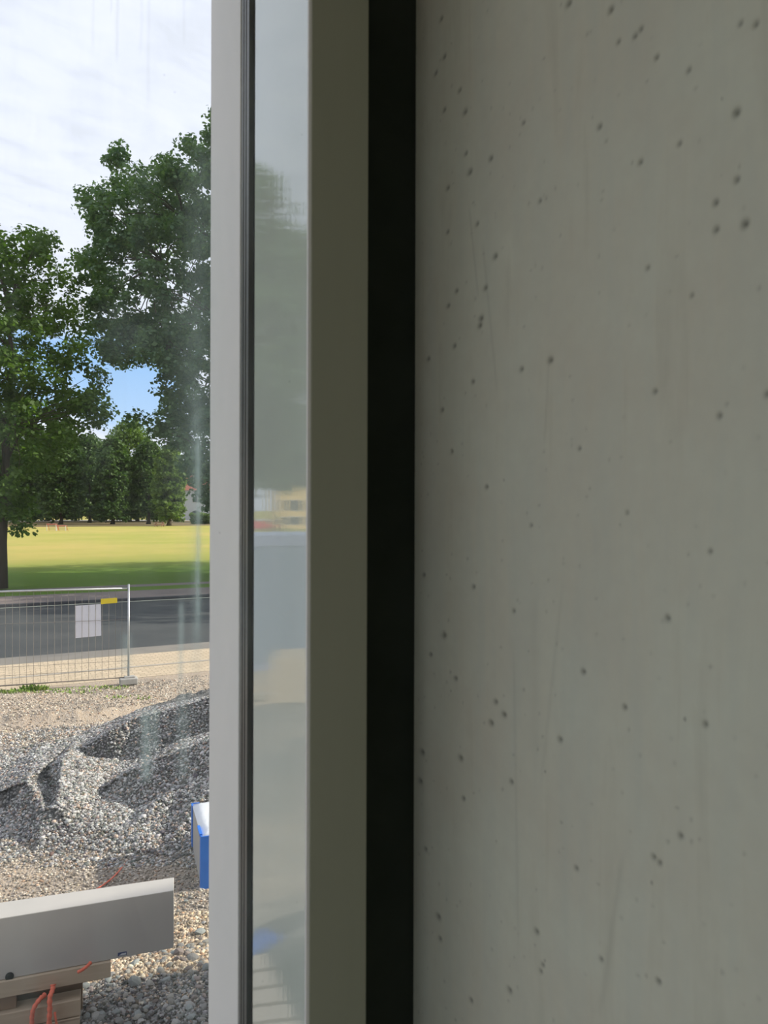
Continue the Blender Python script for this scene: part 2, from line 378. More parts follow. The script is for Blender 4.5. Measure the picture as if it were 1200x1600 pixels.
struct(fr_.build('wall_front', MAT['plaster']))

# window
win = empty('window_1', an(A_SASH_L, 0, ZW0)); struct(win, 'dark grey framed window beside the concrete wall with a light outer reveal', 'window')
MB().ab(0.0, A_SASH_L - .012, 0.0, 0.03, ZW0, ZW1).build('seal_strip', MAT['recess'], win)
MB().ab(A_SASH_R, A_SASH_L - .0125, N_GLASS + .003, -0.004, ZW0 + .03, ZW1 - .03).build('stile_body', MAT['sash'], win)
stile = MB().ab(A_SASH_R, A_SASH_L, -0.05, N_GLASS + .003, ZW0 + .03, ZW1 - .03).build('sash_stile', MAT['sash'], win, bevel=0.0015)
MB().ab(A_SASH_R + .03, A_SASH_L - .015, -0.004, 0.0, ZW0 + .03, ZW1 - .03).build('gasket', MAT['gasket'], win)
MB().ab(A_WIN - .09, A_WIN - .01, -0.05, -0.004, ZW0 + .03, ZW1 - .03).build('sash_stile', MAT['sash'], win, bevel=0.0015)
MB().ab(A_SASH_L, A_WIN - .09, -0.05, -0.004, ZW0 + .03, ZW0 + .11).build('sash_rail', MAT['sash'], win, bevel=0.0015)
MB().ab(A_SASH_L, A_WIN - .09, -0.05, -0.004, ZW1 - .11, ZW1 - .03).build('sash_rail', MAT['sash'], win, bevel=0.0015)
MB().ab(A_SASH_L - .001, A_SASH_L + .0035, -0.049, N_GLASS - .003, ZW0 + .11, ZW1 - .11).build('glazing_bead', MAT['rail'], win)
MB().ab(A_SASH_L, A_WIN - .09, N_GLASS - .003, N_GLASS + .003, ZW0 + .10, ZW1 - .10).build('pane', MAT['pane'], win)
pn = MB().ab(A_SASH_L - .012, A_SASH_L, N_GLASS + .0045, n_p1, ZW0 - .02, ZW1 + .02).build('reveal_panel', MAT['panel'], win)
tag(pn, 'glossy pale grey panel faintly mirroring trees, sky and site', None)
gk = MB().ab(A_SASH_L - .014, A_SASH_L - .008, n_p1, n_p2, ZW0 - .02, ZW1 + .02).build('rubber_seal', MAT['gasket'], win)
na, nb = n_of(386, A_SASH_L), n_p2
g2 = MB()
for k0, k1 in ((.03, .30), (.42, .60), (.72, .93)):
    g2.ab(A_SASH_L - .008, A_SASH_L - .0015, na + (nb - na) * k0, na + (nb - na) * k1, ZW0 - .02, ZW1 + .02)
g2.build('seal_lip', MAT['gasket_grey'], win)
rl = MB().ab(A_SASH_L - .03, A_SASH_L, n_p2, n_p3, ZW0 - .3, ZW1 + .3).build('guide_rail', MAT['rail'], win, bevel=0.002)
tag(rl, 'matte light grey outer guide rail', None)

# unseen second window, added in the left wall to daylight the room
w2 = empty('fill_window', an(A_WIN, -1.9, 2.8)); struct(w2, 'wide unseen window added in the left wall of the room for daylight', 'window')
NW0, NW1, Z20, Z21 = -3.7, -0.35, 2.35, 4.60
MB().ab(A_WIN - .005, A_WIN + .07, NW0, NW0 + .07, Z20, Z21).ab(A_WIN - .005, A_WIN + .07, NW1 - .07, NW1, Z20, Z21).ab(A_WIN - .005, A_WIN + .07, NW0 + .07, NW1 - .07, Z20, Z20 + .07).ab(A_WIN - .005, A_WIN + .07, NW0 + .07, NW1 - .07, Z21 - .07, Z21).build('frame', MAT['sash'], w2)
MB().ab(A_WIN - .003, A_WIN + .068, -2.06, -2.0, Z20 + .07, Z21 - .07).build('mullion', MAT['sash'], w2)
for k0, k1 in ((NW0 + .07, -2.06), (-2.0, NW1 - .07)): MB().ab(A_WIN + .03, A_WIN + .036, k0, k1, Z20 + .07, Z21 - .07).build('pane', MAT['pane'], w2)

# ------------------------------------------------------------------ ground
def fbm(x, y, seed, f0, octs=4, gain=.5):
    r = np.random.default_rng(seed); out = np.zeros_like(x); amp = 1.0; f = f0
    for _ in range(octs):
        s_ = 0
        for k in range(5):
            th = r.uniform(0, 6.283); ff = f * r.uniform(.7, 1.4); s_ = s_ + np.sin((x * math.cos(th) + y * math.sin(th)) * ff + r.uniform(0, 6.28))
        out += amp * s_ / 3.0; amp *= gain; f *= 2.1
    return out
# facets of the dug gravel heap: (pixel x, pixel y, height)
HP = dict(
 fl=(-60,1192,.02), f1=(60,1168,.04), f2=(125,1152,.05), f3=(215,1105,.06), f4=(345,1072,.08),
 A0=(125,1172,.20), A1=(170,1148,.42), A2=(215,1124,.56), A3=(290,1104,.72), A4=(360,1084,.92),
 b0=(138,1186,.12), b1=(190,1192,.10), b2=(240,1188,.16), b3=(285,1160,.34), b4=(360,1140,.52),
 B0=(165,1236,.10), B1=(215,1206,.36), B2=(280,1176,.58), B3=(360,1146,.84),
 c0=(165,1240,.06), c1=(216,1268,.12), c2=(285,1225,.36), c3=(360,1195,.60),
 P0=(98,1190,.36), P1=(90,1264,.30), P2=(150,1268,.12),
 v0=(68,1204,.10), v1=(84,1262,.10), D0=(44,1222,.33), D1=(70,1272,.24),
 e0=(0,1248,.02), e1=(34,1292,.04), e2=(-70,1262,.0),
 g0=(-60,1330,.0), g1=(60,1335,.0), g2=(150,1340,.0), g3=(250,1345,.0), g4=(360,1352,.0),
 m1=(110,1295,.13), m2=(200,1302,.13))
TR = [('fl','f1','e2'),('f1','D0','e2'),('e2','D0','e0'),('e0','D0','e1'),('f1','f2','D0'),('f2','P0','v0'),('f2','v0','D0'),('D0','v0','v1'),('D0','v1','D1'),('D0','D1','e1'),
 ('v0','P0','v1'),('P0','P1','v1'),('v1','P1','D1'),('f2','A0','P0'),('A0','b0','P0'),('f2','f3','A0'),('A0','f3','A1'),('A1','f3','A2'),('A2','f3','A3'),('f3','f4','A3'),('A3','f4','A4'),
 ('A0','A1','b0'),('A1','b1','b0'),('A1','A2','b1'),('A2','b2','b1'),('A2','A3','b2'),('A3','b3','b2'),('A3','A4','b3'),('A4','b4','b3'),
 ('b0','b1','P0'),('P0','b1','B0'),('b1','b2','B0'),('b2','B1','B0'),('b2','b3','B1'),('b3','B2','B1'),('b3','b4','B2'),('b4','B3','B2'),
 ('P0','B0','P1'),('P1','B0','P2'),('B0','c0','P2'),('B0','B1','c0'),('B1','c1','c0'),('B1','B2','c1'),('B2','c2','c1'),('B2','B3','c2'),('B3','c3','c2'),
 ('c0','c1','P2'),('P2','c1','m2'),('c1','c2','m2'),('P1','P2','m1'),('P2','m2','m1'),('D1','P1','m1'),('v1','P1','D1'),
 ('e2','e0','g0'),('e0','e1','g0'),('e1','g1','g0'),('e1','D1','g1'),('D1','m1','g1'),('m1','g2','g1'),('m1','m2','g2'),('m2','g3','g2'),('m2','c2','g3'),('c2','c3','g3'),('c3','g4','g3')]
HPW = {k: np.array(gpx(*v)) for k, v in HP.items()}
def heap(X, Y):
    h = np.zeros_like(X); near = np.zeros_like(X)
    for tr in TR:
        p, q, r = (HPW[k] for k in tr)
        det = (q[1] - r[1]) * (p[0] - r[0]) + (r[0] - q[0]) * (p[1] - r[1])
        if abs(det) < 1e-6: continue
        l1 = ((q[1] - r[1]) * (X - r[0]) + (r[0] - q[0]) * (Y - r[1])) / det
        l2 = ((r[1] - p[1]) * (X - r[0]) + (p[0] - r[0]) * (Y - r[1])) / det
        l3 = 1 - l1 - l2; m = (l1 >= -1e-3) & (l2 >= -1e-3) & (l3 >= -1e-3)
        hv = l1 * p[2] + l2 * q[2] + l3 * r[2]
        h = np.where(m, np.maximum(h, hv), h)
    # the heap goes on to the right, behind the window frame, and falls away to the back
    rx = X + 0.27 * Y
    side = np.clip(1 - np.abs(Y - 9.8) / 1.15, 0, 1) * np.clip((X - (-.205 * Y)) * 3, 0, 1) * .8 * np.clip(1 - (X + 1.0) / 2.5, 0, 1)
    return np.maximum(h, side * (X > -.21 * Y))
def terrain(X, Y):
    a = (X - O[0]) * W[0] + (Y - O[1]) * W[1]; n = (X - O[0]) * N[0] + (Y - O[1]) * N[1]
    h = heap(X, Y)
    base = .028 * fbm(X, Y, 3, 1.4, 4) + .01 * fbm(X, Y, 8, 9, 2)
    flat = np.clip((n - 1.0) / 1.0, 0, 1) * np.clip((15.2 - n) / .5, 0, 1)
    rut = -.05 * np.exp(-((n - 12.6 - .18 * np.sin(a * 1.7)) / .22) ** 2) + .05 * np.exp(-((n - 12.95 - .18 * np.sin(a * 1.7)) / .12) ** 2) * (1 + .6 * np.sin(a * 23) * np.sin(a * 9))
    rut2 = .02 * np.exp(-((n - 11.6) / .3) ** 2)
    z = (base + rut + rut2) * flat
    return z + h * 1.0, h, a, n
def shade_damp(X, Y, n, H):                      # wet dug gravel, and the building's shade painted as a dark strip
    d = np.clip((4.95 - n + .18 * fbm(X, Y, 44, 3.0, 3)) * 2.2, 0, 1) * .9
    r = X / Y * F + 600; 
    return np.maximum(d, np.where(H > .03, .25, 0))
ga, gn = np.arange(-9, 11, .045), np.arange(2.5, 15.3, .045)
GA, GN = np.meshgrid(ga, gn)
GX = O[0] + W[0] * GA + N[0] * GN; GY = O[1] + W[1] * GA + N[1] * GN
GZ, GH, _, _ = terrain(GX, GY)
# tint map: 0 tan soil .. 1 grey gravel (r), wet gravel and painted shade (b)
def soil_maps(X, Y, H, a, n):
    nz = fbm(X, Y, 21, .9, 4); nz2 = fbm(X, Y, 5, 2.3, 3)
    grey = 1 / (1 + np.exp(-(nz * 1.2 + .6)))
    grey = np.where(H > .025, 1.0, grey)
    grey = np.where((n > 12.05) & (H < .03), .12 + .25 * (nz2 > .5), grey)             # sandy band toward the fence
    grey = np.where((n > 9.9) & (n < 12.05) & (H < .03), np.clip(.75 - .35 * nz, .2, 1), grey)
    grey = np.where((n < 7.4) & (n > 5.6) & (H < .02), np.clip(.45 + .5 * nz, .05, .9), grey)
    return np.clip(grey, 0, 1)
GG = soil_maps(GX, GY, GH, GA, GN)
nzr, nzc = GX.shape; idx = np.arange(nzr * nzc).reshape(nzr, nzc)
gf = np.stack([idx[:-1, :-1], idx[:-1, 1:], idx[1:, 1:], idx[1:, :-1]], -1).reshape(-1, 4)
gf = gf[:, ::-1]
gc = np.ones((nzr * nzc, 4)); gc[:, 0] = GG.ravel(); gc[:, 1] = np.clip(GH.ravel() * 3, 0, 1); gc[:, 2] = np.clip(shade_damp(GX, GY, GN, GH), 0, 1).ravel()
def mat_site():
    m, nt = new_mat('site_soil'); t = NT(nt); co = obj_co(t)
    at = t.n('ShaderNodeSeparateColor', ins={0: t.n('ShaderNodeAttribute', attribute_name='tint').outputs['Color']})
    v = t.n('ShaderNodeTexVoronoi', ins={'Vector': co, 'Scale': 38.0}); vc = t.n('ShaderNodeSeparateColor', ins={0: v.outputs['Color']}).outputs[0]
    v2 = t.n('ShaderNodeTexVoronoi', ins={'Vector': co, 'Scale': 90.0}); v2c = t.n('ShaderNodeSeparateColor', ins={0: v2.outputs['Color']}).outputs[0]
    soil = t.mix(t.noise(co, 3, 5), (0.39, 0.285, 0.195), (0.50, 0.41, 0.32))
    soil = t.mix(t.math('MULTIPLY', t.math('GREATER_THAN', v2c, .72), .6), soil, (0.52, 0.47, 0.42))
    grav = t.ramp(vc, [(0, (0.12, 0.12, 0.125)), (.5, (0.24, 0.235, 0.23)), (1, (0.42, 0.41, 0.39))])
    grav = t.mix(t.n('ShaderNodeMapRange', ins={0: v.outputs['Distance'], 1: .35, 2: .7}).outputs[0], grav, (0.07, 0.07, 0.07))
    col = t.mix(t.math('ADD', at.outputs[0], t.math('MULTIPLY', t.math('SUBTRACT', t.noise(co, 11, 4), .5), .6), clamp=True), soil, grav)
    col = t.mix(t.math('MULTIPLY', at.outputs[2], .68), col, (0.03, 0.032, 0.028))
    hgt = t.math('SUBTRACT', t.math('MULTIPLY', v2c, .3), v.outputs['Distance'])
    t.out(principled(t, col, .92, .15, 0, bump(t, hgt, .6, .02))); return m
MAT['site'] = mat_site()
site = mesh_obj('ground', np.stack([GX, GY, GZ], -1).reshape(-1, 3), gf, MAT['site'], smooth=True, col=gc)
struct(site, 'rough building site ground of tan soil and grey gravel', 'ground')
def strip(name, n0, n1, z, mat, a0=-120, a1=160, thick=.1, label=None, cat='ground'):
    return struct(MB().ab(a0, a1, n0, n1, z - thick, z).build(name, mat), label, cat)
MAT['soil_far'] = M_noise('packed_soil', (0.30, 0.25, 0.19), (0.38, 0.33, 0.27), 3)
strip('ground_soil', -60, 15.3, -.075, MAT['soil_far'], label='packed soil around the building')
# sandy cobble pavement
def mat_cobble():
    m, nt = new_mat('sandstone_cobbles'); t = NT(nt); co = obj_co(t)
    r = t.n('ShaderNodeVectorRotate', rotation_type='Z_AXIS', ins={'Vector': co, 'Angle': -TH}).outputs[0]
    b = t.n('ShaderNodeTexBrick', ins={'Vector': r, 'Color1': (0.62, 0.50, 0.36, 1), 'Color2': (0.50, 0.40, 0.285, 1), 'Mortar': (0.36, 0.29, 0.21, 1), 'Scale': 1.0, 'Mortar Size': .012, 'Brick Width': .20, 'Row Height': .12})
    c = t.mix(t.n('ShaderNodeMapRange', ins={0: t.noise(co, 1.3, 4), 1: .3, 2: .7, 3: 0, 4: .35}).outputs[0], b.outputs['Color'], (0.50, 0.42, 0.32))
    t.out(principled(t, c, .85, .2, 0, bump(t, t.math('SUBTRACT', 1.0, b.outputs['Fac']), .5, .01))); return m
MAT['cobble'] = mat_cobble()
MAT['kerb'] = M_noise('kerb_stone', (0.42, 0.38, 0.33), (0.33, 0.30, 0.26), 5)
MAT['gutter'] = M_noise('dark_kerb', (0.05, 0.052, 0.06), (0.07, 0.07, 0.078), 5)
MAT['asphalt'] = M_noise('asphalt', (0.050, 0.055, 0.060), (0.075, 0.078, 0.080), .7, .85, (1, 1, 1), .3, .01, fine=80)
MAT['asphalt_edge'] = M_noise('worn_dusty_asphalt', (0.26, 0.235, 0.205), (0.17, 0.16, 0.15), .8, .9, (1, 1, 1), .3, .01, fine=80)
MAT['pave2'] = M_noise('reddish_pavement', (0.25, 0.20, 0.185), (0.19, 0.16, 0.15), .9)
strip('pavement', 15.3, 17.9, 0.0, MAT['cobble'], label='sandy stone pavement behind the mesh fence')
strip('pavement_edge', 17.9, 18.8, 0.001, MAT['asphalt_edge'], label='dusty grey margin between sandy pavement and asphalt')
strip('road', 18.8, 28.7, -0.02, MAT['asphalt'], label='dark asphalt road behind the fence', cat='road')
# far side of the road: kerb, pavement and path
strip('curb', 28.7, 28.95, 0.10, MAT['gutter'], label='low dark stone kerb on the far side of the road', cat='kerb')
strip('sidewalk', 28.95, 31.6, 0.09, MAT['pave2'], label='brownish pavement on the far side of the road')
strip('path', 33.4, 34.6, 0.045, MAT['pave2'], label='narrow tree lined path in the grass')
strip('curb_edging', 16.35, 16.45, 0.012, MAT['kerb'], label='thin dark edging line across the sandy pavement', cat='kerb')
def mat_grass():
    m, nt = new_mat('grass'); t = NT(nt); co = obj_co(t)
    f = t.noise(co, .055, 6, .6); f2 = t.noise(t.scale(co, 1, .5, 1), .9, 5, .65)
    sp = t.n('ShaderNodeSeparateXYZ', ins={0: co})
    nn = t.math('ADD', t.math('MULTIPLY', sp.outputs[0], float(N[0])), t.math('MULTIPLY', sp.outputs[1], float(N[1])))
    dry = t.n('ShaderNodeMapRange', interpolation_type='SMOOTHSTEP', ins={0: t.math('SUBTRACT', nn, float(O @ N)), 1: 40, 2: 60, 3: 0, 4: 1}).outputs[0]
    dryc = t.mix(t.n('ShaderNodeMapRange', ins={0: f, 1: .38, 2: .62}).outputs[0], (0.38, 0.37, 0.09), (0.53, 0.415, 0.14))
    green = t.mix(f2, (0.12, 0.235, 0.035), (0.18, 0.28, 0.05))
    c = t.mix(dry, green, dryc)
    c = t.mix(t.math('MULTIPLY', f2, .35), c, (0.16, 0.22, 0.05))
    t.out(principled(t, c, .95, .05, 0, bump(t, t.noise(co, 25, 3), .8, .03))); return m
MAT['grass'] = mat_grass()
strip('lawn', 31.6, 33.4, 0.06, MAT['grass'], label='narrow grass verge between the pavement and the path')
strip('field', 34.6, 230, 0.05, MAT['grass'], a0=-330, a1=420, label='broad sunlit yellowing playing field')
MAT['farroad'] = M_noise('pale_gravel_road', (0.50, 0.46, 0.42), (0.42, 0.40, 0.37), .2)
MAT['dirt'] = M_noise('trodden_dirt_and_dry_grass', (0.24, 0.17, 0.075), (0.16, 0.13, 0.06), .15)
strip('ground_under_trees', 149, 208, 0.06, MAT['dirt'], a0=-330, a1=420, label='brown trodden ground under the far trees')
strip('path_far', 208, 230, 0.07, MAT['farroad'], a0=-330, a1=420, label='pale gravel road far behind the trees')
strip('terrain', 230, 900, 0.04, MAT['grass'], a0=-700, a1=900, label='open ground beyond the park')

# ------------------------------------------------------------------ loose stones
ico_v = []; ph = (1 + 5 ** .5) / 2
for s1 in (-1, 1):
    for s2 in (-1, 1): ico_v += [(0, s1, s2 * ph), (s1, s2 * ph, 0), (s2 * ph, 0, s1)]
ico_v = np.array(ico_v); ico_v /= np.linalg.norm(ico_v[0])
from itertools import combinations
ico_f = []
for c3 in combinations(range(12), 3):
    p = ico_v[list(c3)]
    if all(np.linalg.norm(p[i] - p[j]) < 1.2 for i, j in ((0, 1), (1, 2), (0, 2))):
        c3 = list(c3)
        if np.dot(np.cross(p[1] - p[0], p[2] - p[0]), p[0]) < 0: c3 = [c3[0], c3[2], c3[1]]
        ico_f.append(c3)
ico_f = np.array(ico_f)
def mat_stone():
    m, nt = new_mat('broken_stone'); t = NT(nt)
    c = t.n('ShaderNodeAttribute', attribute_name='tint').outputs['Color']
    c = t.mix(t.math('MULTIPLY', t.noise(obj_co(t), 60, 3), .3), c, (0.2, 0.19, 0.18))
    t.out(principled(t, c, .88, .2)); return m
MAT['stone'] = mat_stone()
def stones(name, X, Y, R, colr, parent, sink=.35):
    n = len(X); rs = RNG
    Z, H, a, nn = terrain(X, Y)
    jit = 1 + .26 * rs.standard_normal((n, 12, 1)).clip(-1.6, 1.6) * .6
    sc = np.stack([rs.uniform(.7, 1.3, n), rs.uniform(.7, 1.3, n), rs.uniform(.5, .85, n)], 1)
    th = rs.uniform(0, 6.283, n); ct, st = np.cos(th), np.sin(th)
    v = ico_v[None] * jit * sc[:, None, :] * R[:, None, None]
    x = v[..., 0] * ct[:, None] - v[..., 1] * st[:, None]; y = v[..., 0] * st[:, None] + v[..., 1] * ct[:, None]
    tl = rs.uniform(-.5, .5, n); z = v[..., 2] + x * tl[:, None]
    V = np.stack([x + X[:, None], y + Y[:, None], z + (Z + R * (.5 - sink))[:, None]], -1).reshape(-1, 3)
    Fc = (ico_f[None] + (np.arange(n) * 12)[:, None, None]).reshape(-1, 3)
    C = np.ones((n, 12, 4)); C[..., :3] = colr[:, None, :]
    return mesh_obj(name, V, Fc, MAT['stone'], parent, col=C.reshape(-1, 4))
def stone_cols(n, kind):
    r = RNG; L = .09 + .56 * r.random(n) ** 1.5; base = np.stack([L, L, L], 1)
    if kind == 'grey': base *= np.array([1.0, .985, .965]); base += r.uniform(-.015, .015, (n, 3))
    if kind == 'tan': base = np.stack([L * 1.1 + .09, L * .97 + .07, L * .83 + .05], 1)
    warm = r.random(n) < .12; base[warm] *= np.array([1.2, .92, .76])
    return base.clip(.03, .72)
def scatter(n, dmin, dmax, r0=-.68, r1=-.16, power=1.0):
    D = dmin + (dmax - dmin) * RNG.random(n) ** power; r = RNG.uniform(r0, r1, n); return r * D, D
# heap and gravel
X, Y = scatter(60000, 7.3, 12.2, -.60, -.13)
Z, H, a, n_ = terrain(X, Y); keep = (H > .015) | (RNG.random(len(X)) < .62 * soil_maps(X, Y, H, a, n_) ** 1.5)
X, Y = X[keep], Y[keep]; R = RNG.uniform(.010, .021, len(X)) * np.where(RNG.random(len(X)) < .06, 1.5, 1)
_s = stones('gravel', X, Y, R, stone_cols(len(X), 'grey'), site); _s['kind'] = 'stuff'
X, Y = scatter(15000, 11.0, 16.0, -.62, -.19); Z, H, a, n_ = terrain(X, Y)
keep = (H < .02) & (n_ < 14.9) & ((np.abs(n_ - 12.55) > .3) | (RNG.random(len(X)) < .25)); X, Y = X[keep], Y[keep]
_s = stones('gravel', X, Y, RNG.uniform(.008, .022, len(X)), stone_cols(len(X), 'tan'), site); _s['kind'] = 'stuff'; _s['label'] = 'pale tan gravel near the fence'
X, Y = scatter(16000, 5.3, 7.9, -.60, -.15); Z, H, a, n_ = terrain(X, Y)
keep = RNG.random(len(X)) < (.25 + .75 * soil_maps(X, Y, H, a, n_)); X, Y = X[keep], Y[keep]
_s = stones('gravel', X, Y, RNG.uniform(.007, .017, len(X)), stone_cols(len(X), 'tan') * .9, site); _s['kind'] = 'stuff'; _s['label'] = 'mixed tan and grey gravel behind the concrete beam'
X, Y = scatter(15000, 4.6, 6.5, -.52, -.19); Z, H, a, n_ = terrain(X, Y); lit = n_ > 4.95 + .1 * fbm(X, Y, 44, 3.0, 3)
_s = stones('gravel', X[lit], Y[lit], RNG.uniform(.009, .022, lit.sum()), stone_cols(int(lit.sum()), 'tan') * np.array([1.2, 1.12, .98]), site); _s['kind'] = 'stuff'; _s['label'] = 'sandy stones painted sunlit beside the end of the concrete beam'  # sunlight put into the stone colour
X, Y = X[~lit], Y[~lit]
_s = stones('gravel', X, Y, RNG.uniform(.008, .018, len(X)), stone_cols(len(X), 'grey') * .6, site); _s['kind'] = 'stuff'; _s['label'] = 'grey gravel painted in shade below the concrete beam'  # building shade put into the stone colour
# larger stones one by one near the beam: some share a mesh
protos = []
for k in range(14):
    jit = 1 + .16 * RNG.standard_normal((12, 1)).clip(-1.6, 1.6)
    v = ico_v * jit * np.array([RNG.uniform(.9, 1.25), RNG.uniform(.75, 1.0), RNG.uniform(.5, .75)])
    # one subdivision for rounder stones
    mids = {}; vv = [tuple(p) for p in v]; ff = []
    def mid(i, j):
        kk = (min(i, j), max(i, j))
        if kk not in mids:
            p = (np.array(vv[i]) + np.array(vv[j])) / 2; p = p * (1.10 + RNG.uniform(-.06, .06)); vv.append(tuple(p)); mids[kk] = len(vv) - 1
        return mids[kk]
    for f in ico_f:
        a_, b_, c_ = int(f[0]), int(f[1]), int(f[2]); ab, bc, ca = mid(a_, b_), mid(b_, c_), mid(c_, a_)
        ff += [(a_, ab, ca), (ab, b_, bc), (ca, bc, c_), (ab, bc, ca)]
    L = (.30, .36, .42, .26, .5, .33, .40, .22, .38, .46, .30, .36, .28, .44)[k] * .72
    tn = ((1, .98, .94), (1, .96, .86), (.92, 1, .98), (1.1, .9, .82))[k % 4]
    me_o = mesh_obj('stone', vv, ff, MAT['stone'], site, smooth=False, col=np.tile([L * tn[0], L * tn[1], L * tn[2], 1], (len(vv), 1)))
    protos.append(me_o)
cnt = 0
for k in range(290):
    near = RNG.random() < .75
    D = RNG.uniform(4.9, 6.15) if near else RNG.uniform(5.9, 6.9); r = RNG.uniform(-.41, -.2)
    X_, Y_ = r * D, D
    a_, nn_ = to_an(X_, Y_)
    R_ = RNG.uniform(.018, .034) if near else RNG.uniform(.016, .026)
    if k in (3, 40, 90, 150): R_ = .048
    zt = float(terrain(np.array([X_]), np.array([Y_]))[0][0])
    if cnt < len(protos): o = protos[cnt]
    else: o = protos[cnt % len(protos)].copy(); COL.objects.link(o); o.parent = site
    o.location = (X_, Y_, zt + R_ * .3); o.scale = (R_,) * 3; o.rotation_euler = (RNG.uniform(-.3, .3), RNG.uniform(-.3, .3), RNG.uniform(0, 6.28)); cnt += 1

# ------------------------------------------------------------------ concrete beam on its timber crib
MAT['beam'] = M_noise('smooth_concrete', (0.50, 0.475, 0.45), (0.44, 0.42, 0.40), 1.6, .7, (1, 1, 1), .1, .002, fine=60)
fr_R = np.array(gpx(273, 1392, .80)[:2]); fr_L = np.array(gpx(0, 1437, .80)[:2]); ud = (fr_L - fr_R) / np.linalg.norm(fr_L - fr_R)
bk_R = np.array(gpx(273.5, 1371.5, .80)[:2]); bk_L0 = np.array(gpx(0, 1412, .80)[:2])
LEN = 1.75; vb = bk_R - fr_R; fl = fr_R + ud * LEN; bl = bk_R + (bk_L0 - bk_R) / np.linalg.norm(bk_L0 - bk_R) * LEN
beam = empty('concrete_beam', (*((fr_R + bk_R) / 2), .40)); tag(beam, 'long grey precast concrete beam lying on stacked timbers', 'beam')
zb = .40
MB().box([(*fl, zb), (*fr_R, zb), (*bk_R, zb), (*bl, zb), (*fl, .80), (*fr_R, .80), (*bk_R, .80), (*bl, .80)]).build('body', MAT['beam'], beam, bevel=.004)
def on_face(xp, yp, lift=.002):            # point on the beam's front face seen at a pixel
    r = (xp - 600) / F; s_ = (fr_R[0] - r * fr_R[1]) / (r * ud[1] - ud[0]); p = fr_R + ud * s_
    nrm = np.array([ud[1], -ud[0]]); nrm = nrm if nrm[1] < 0 else -nrm
    return (*(p + nrm * lift), EYE - (yp - HZ) / F * p[1])
def plate(quad, mat, name, parent, th=.002):
    nrm = np.array([ud[1], -ud[0]]); nrm = nrm if nrm[1] < 0 else -nrm
    back = [(q[0] - nrm[0] * th, q[1] - nrm[1] * th, q[2]) for q in quad]
    return MB().box([back[0], back[1], quad[1], quad[0], back[3], back[2], quad[2], quad[3]]).build(name, mat, parent)
MAT['sticker'] = M_noise('white_label', (0.62, 0.64, 0.68), (0.56, 0.58, 0.62), 10)
MAT['navy'] = M_noise('navy_print', (0.03, 0.05, 0.15), (0.04, 0.06, 0.17), 10)
lb = plate([on_face(186, 1495.5, .001), on_face(200, 1493, .001), on_face(200, 1487.5, .001), on_face(186, 1490, .001)], MAT['navy'], 'maker_label', beam, .001)
tag(lb, 'small blue and white maker label', None)
plate([on_face(187.5, 1494.3, .0022), on_face(199, 1492.2, .0022), on_face(199, 1489.3, .0022), on_face(192.5, 1490.6, .0022)], MAT['sticker'], 'white_patch', lb, .001)
hp = on_face(17, 1527, .003); mb = MB(); c_ = Vector(hp); nrm = Vector((ud[1], -ud[0], 0)); nrm = nrm if nrm.y < 0 else -nrm
mb.tube([c_ - nrm * .02, c_ + nrm * .004], .026, 14).build('lifting_socket', MAT['gasket'], beam)

def wood(name, c1, c2):
    m, nt = new_mat(name); t = NT(nt); co = obj_co(t)
    r = t.n('ShaderNodeVectorRotate', rotation_type='Z_AXIS', ins={'Vector': co, 'Angle': -math.atan2(ud[1], ud[0])}).outputs[0]
    f = t.noise(t.scale(r, 2.5, 30, 40), 1.0, 5, .6, .8); k = t.noise(t.scale(r, 1.2, 6, 8), 2.2, 2)
    c = t.mix(f, c1, c2); c = t.mix(t.n('ShaderNodeMapRange', ins={0: k, 1: .66, 2: .74, 3: 0, 4: .5}).outputs[0], c, (0.12, 0.08, 0.05))
    t.out(principled(t, c, .8, .2, 0, bump(t, f, .3, .003))); return m
MAT['wood'] = wood('weathered_timber', (0.42, 0.33, 0.24), (0.58, 0.47, 0.36))
MAT['wood_pale'] = wood('sunlit_timber', (0.74, 0.56, 0.40), (0.84, 0.68, 0.52))  # lighter copy of the timber, sunlight put into its colour
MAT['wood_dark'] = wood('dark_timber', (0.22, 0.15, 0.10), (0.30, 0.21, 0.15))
def timber(xr, ytop, zt, zb_, front, thick, mat, label):
    """a timber whose right end shows at xr; front = how far its face stands before the beam's face"""
    nr = np.array([ud[1], -ud[0]]); nr = nr if nr[1] < 0 else -nr
    base = fr_R + nr * front; r = (xr - 600) / F; s_ = (base[0] - r * base[1]) / (r * ud[1] - ud[0])
    pR = base + ud * s_; pL = base + ud * 1.7
    q = [pL, pR, pR - nr * thick, pL - nr * thick]
    o = MB().box([(*p, zb_) for p in q] + [(*p, zt) for p in q]).build('timber', mat, bevel=.004)
    tag(o, label, 'timber', 'timbers stacked under the concrete beam'); return o
timber(175, 0, .397, .292, .02, .12, MAT['wood'], 'topmost pale timber directly under the concrete beam')
timber(128, 0, .193, .085, .03, .12, MAT['wood'], 'middle timber of the crib below the dark gap')
timber(127, 0, .078, -.05, .035, .12, MAT['wood'], 'lowest timber of the crib, half hidden by red slings')
bs = empty('packing_block', (0, 0, 0)); bs.location = (*(fr_R + ud * 1.0), .0)
nr = np.array([ud[1], -ud[0]]); nr = nr if nr[1] < 0 else -nr
def block_at(xr, front, half, hv, z0, z1, name, parent):
    base = fr_R + nr * front; r = (xr - 600) / F; s_ = (base[0] - r * base[1]) / (r * ud[1] - ud[0]); p = base + ud * s_ - nr * hv
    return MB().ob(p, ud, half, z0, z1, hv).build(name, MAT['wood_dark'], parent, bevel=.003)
COL.objects.unlink(bs); bpy.data.objects.remove(bs)
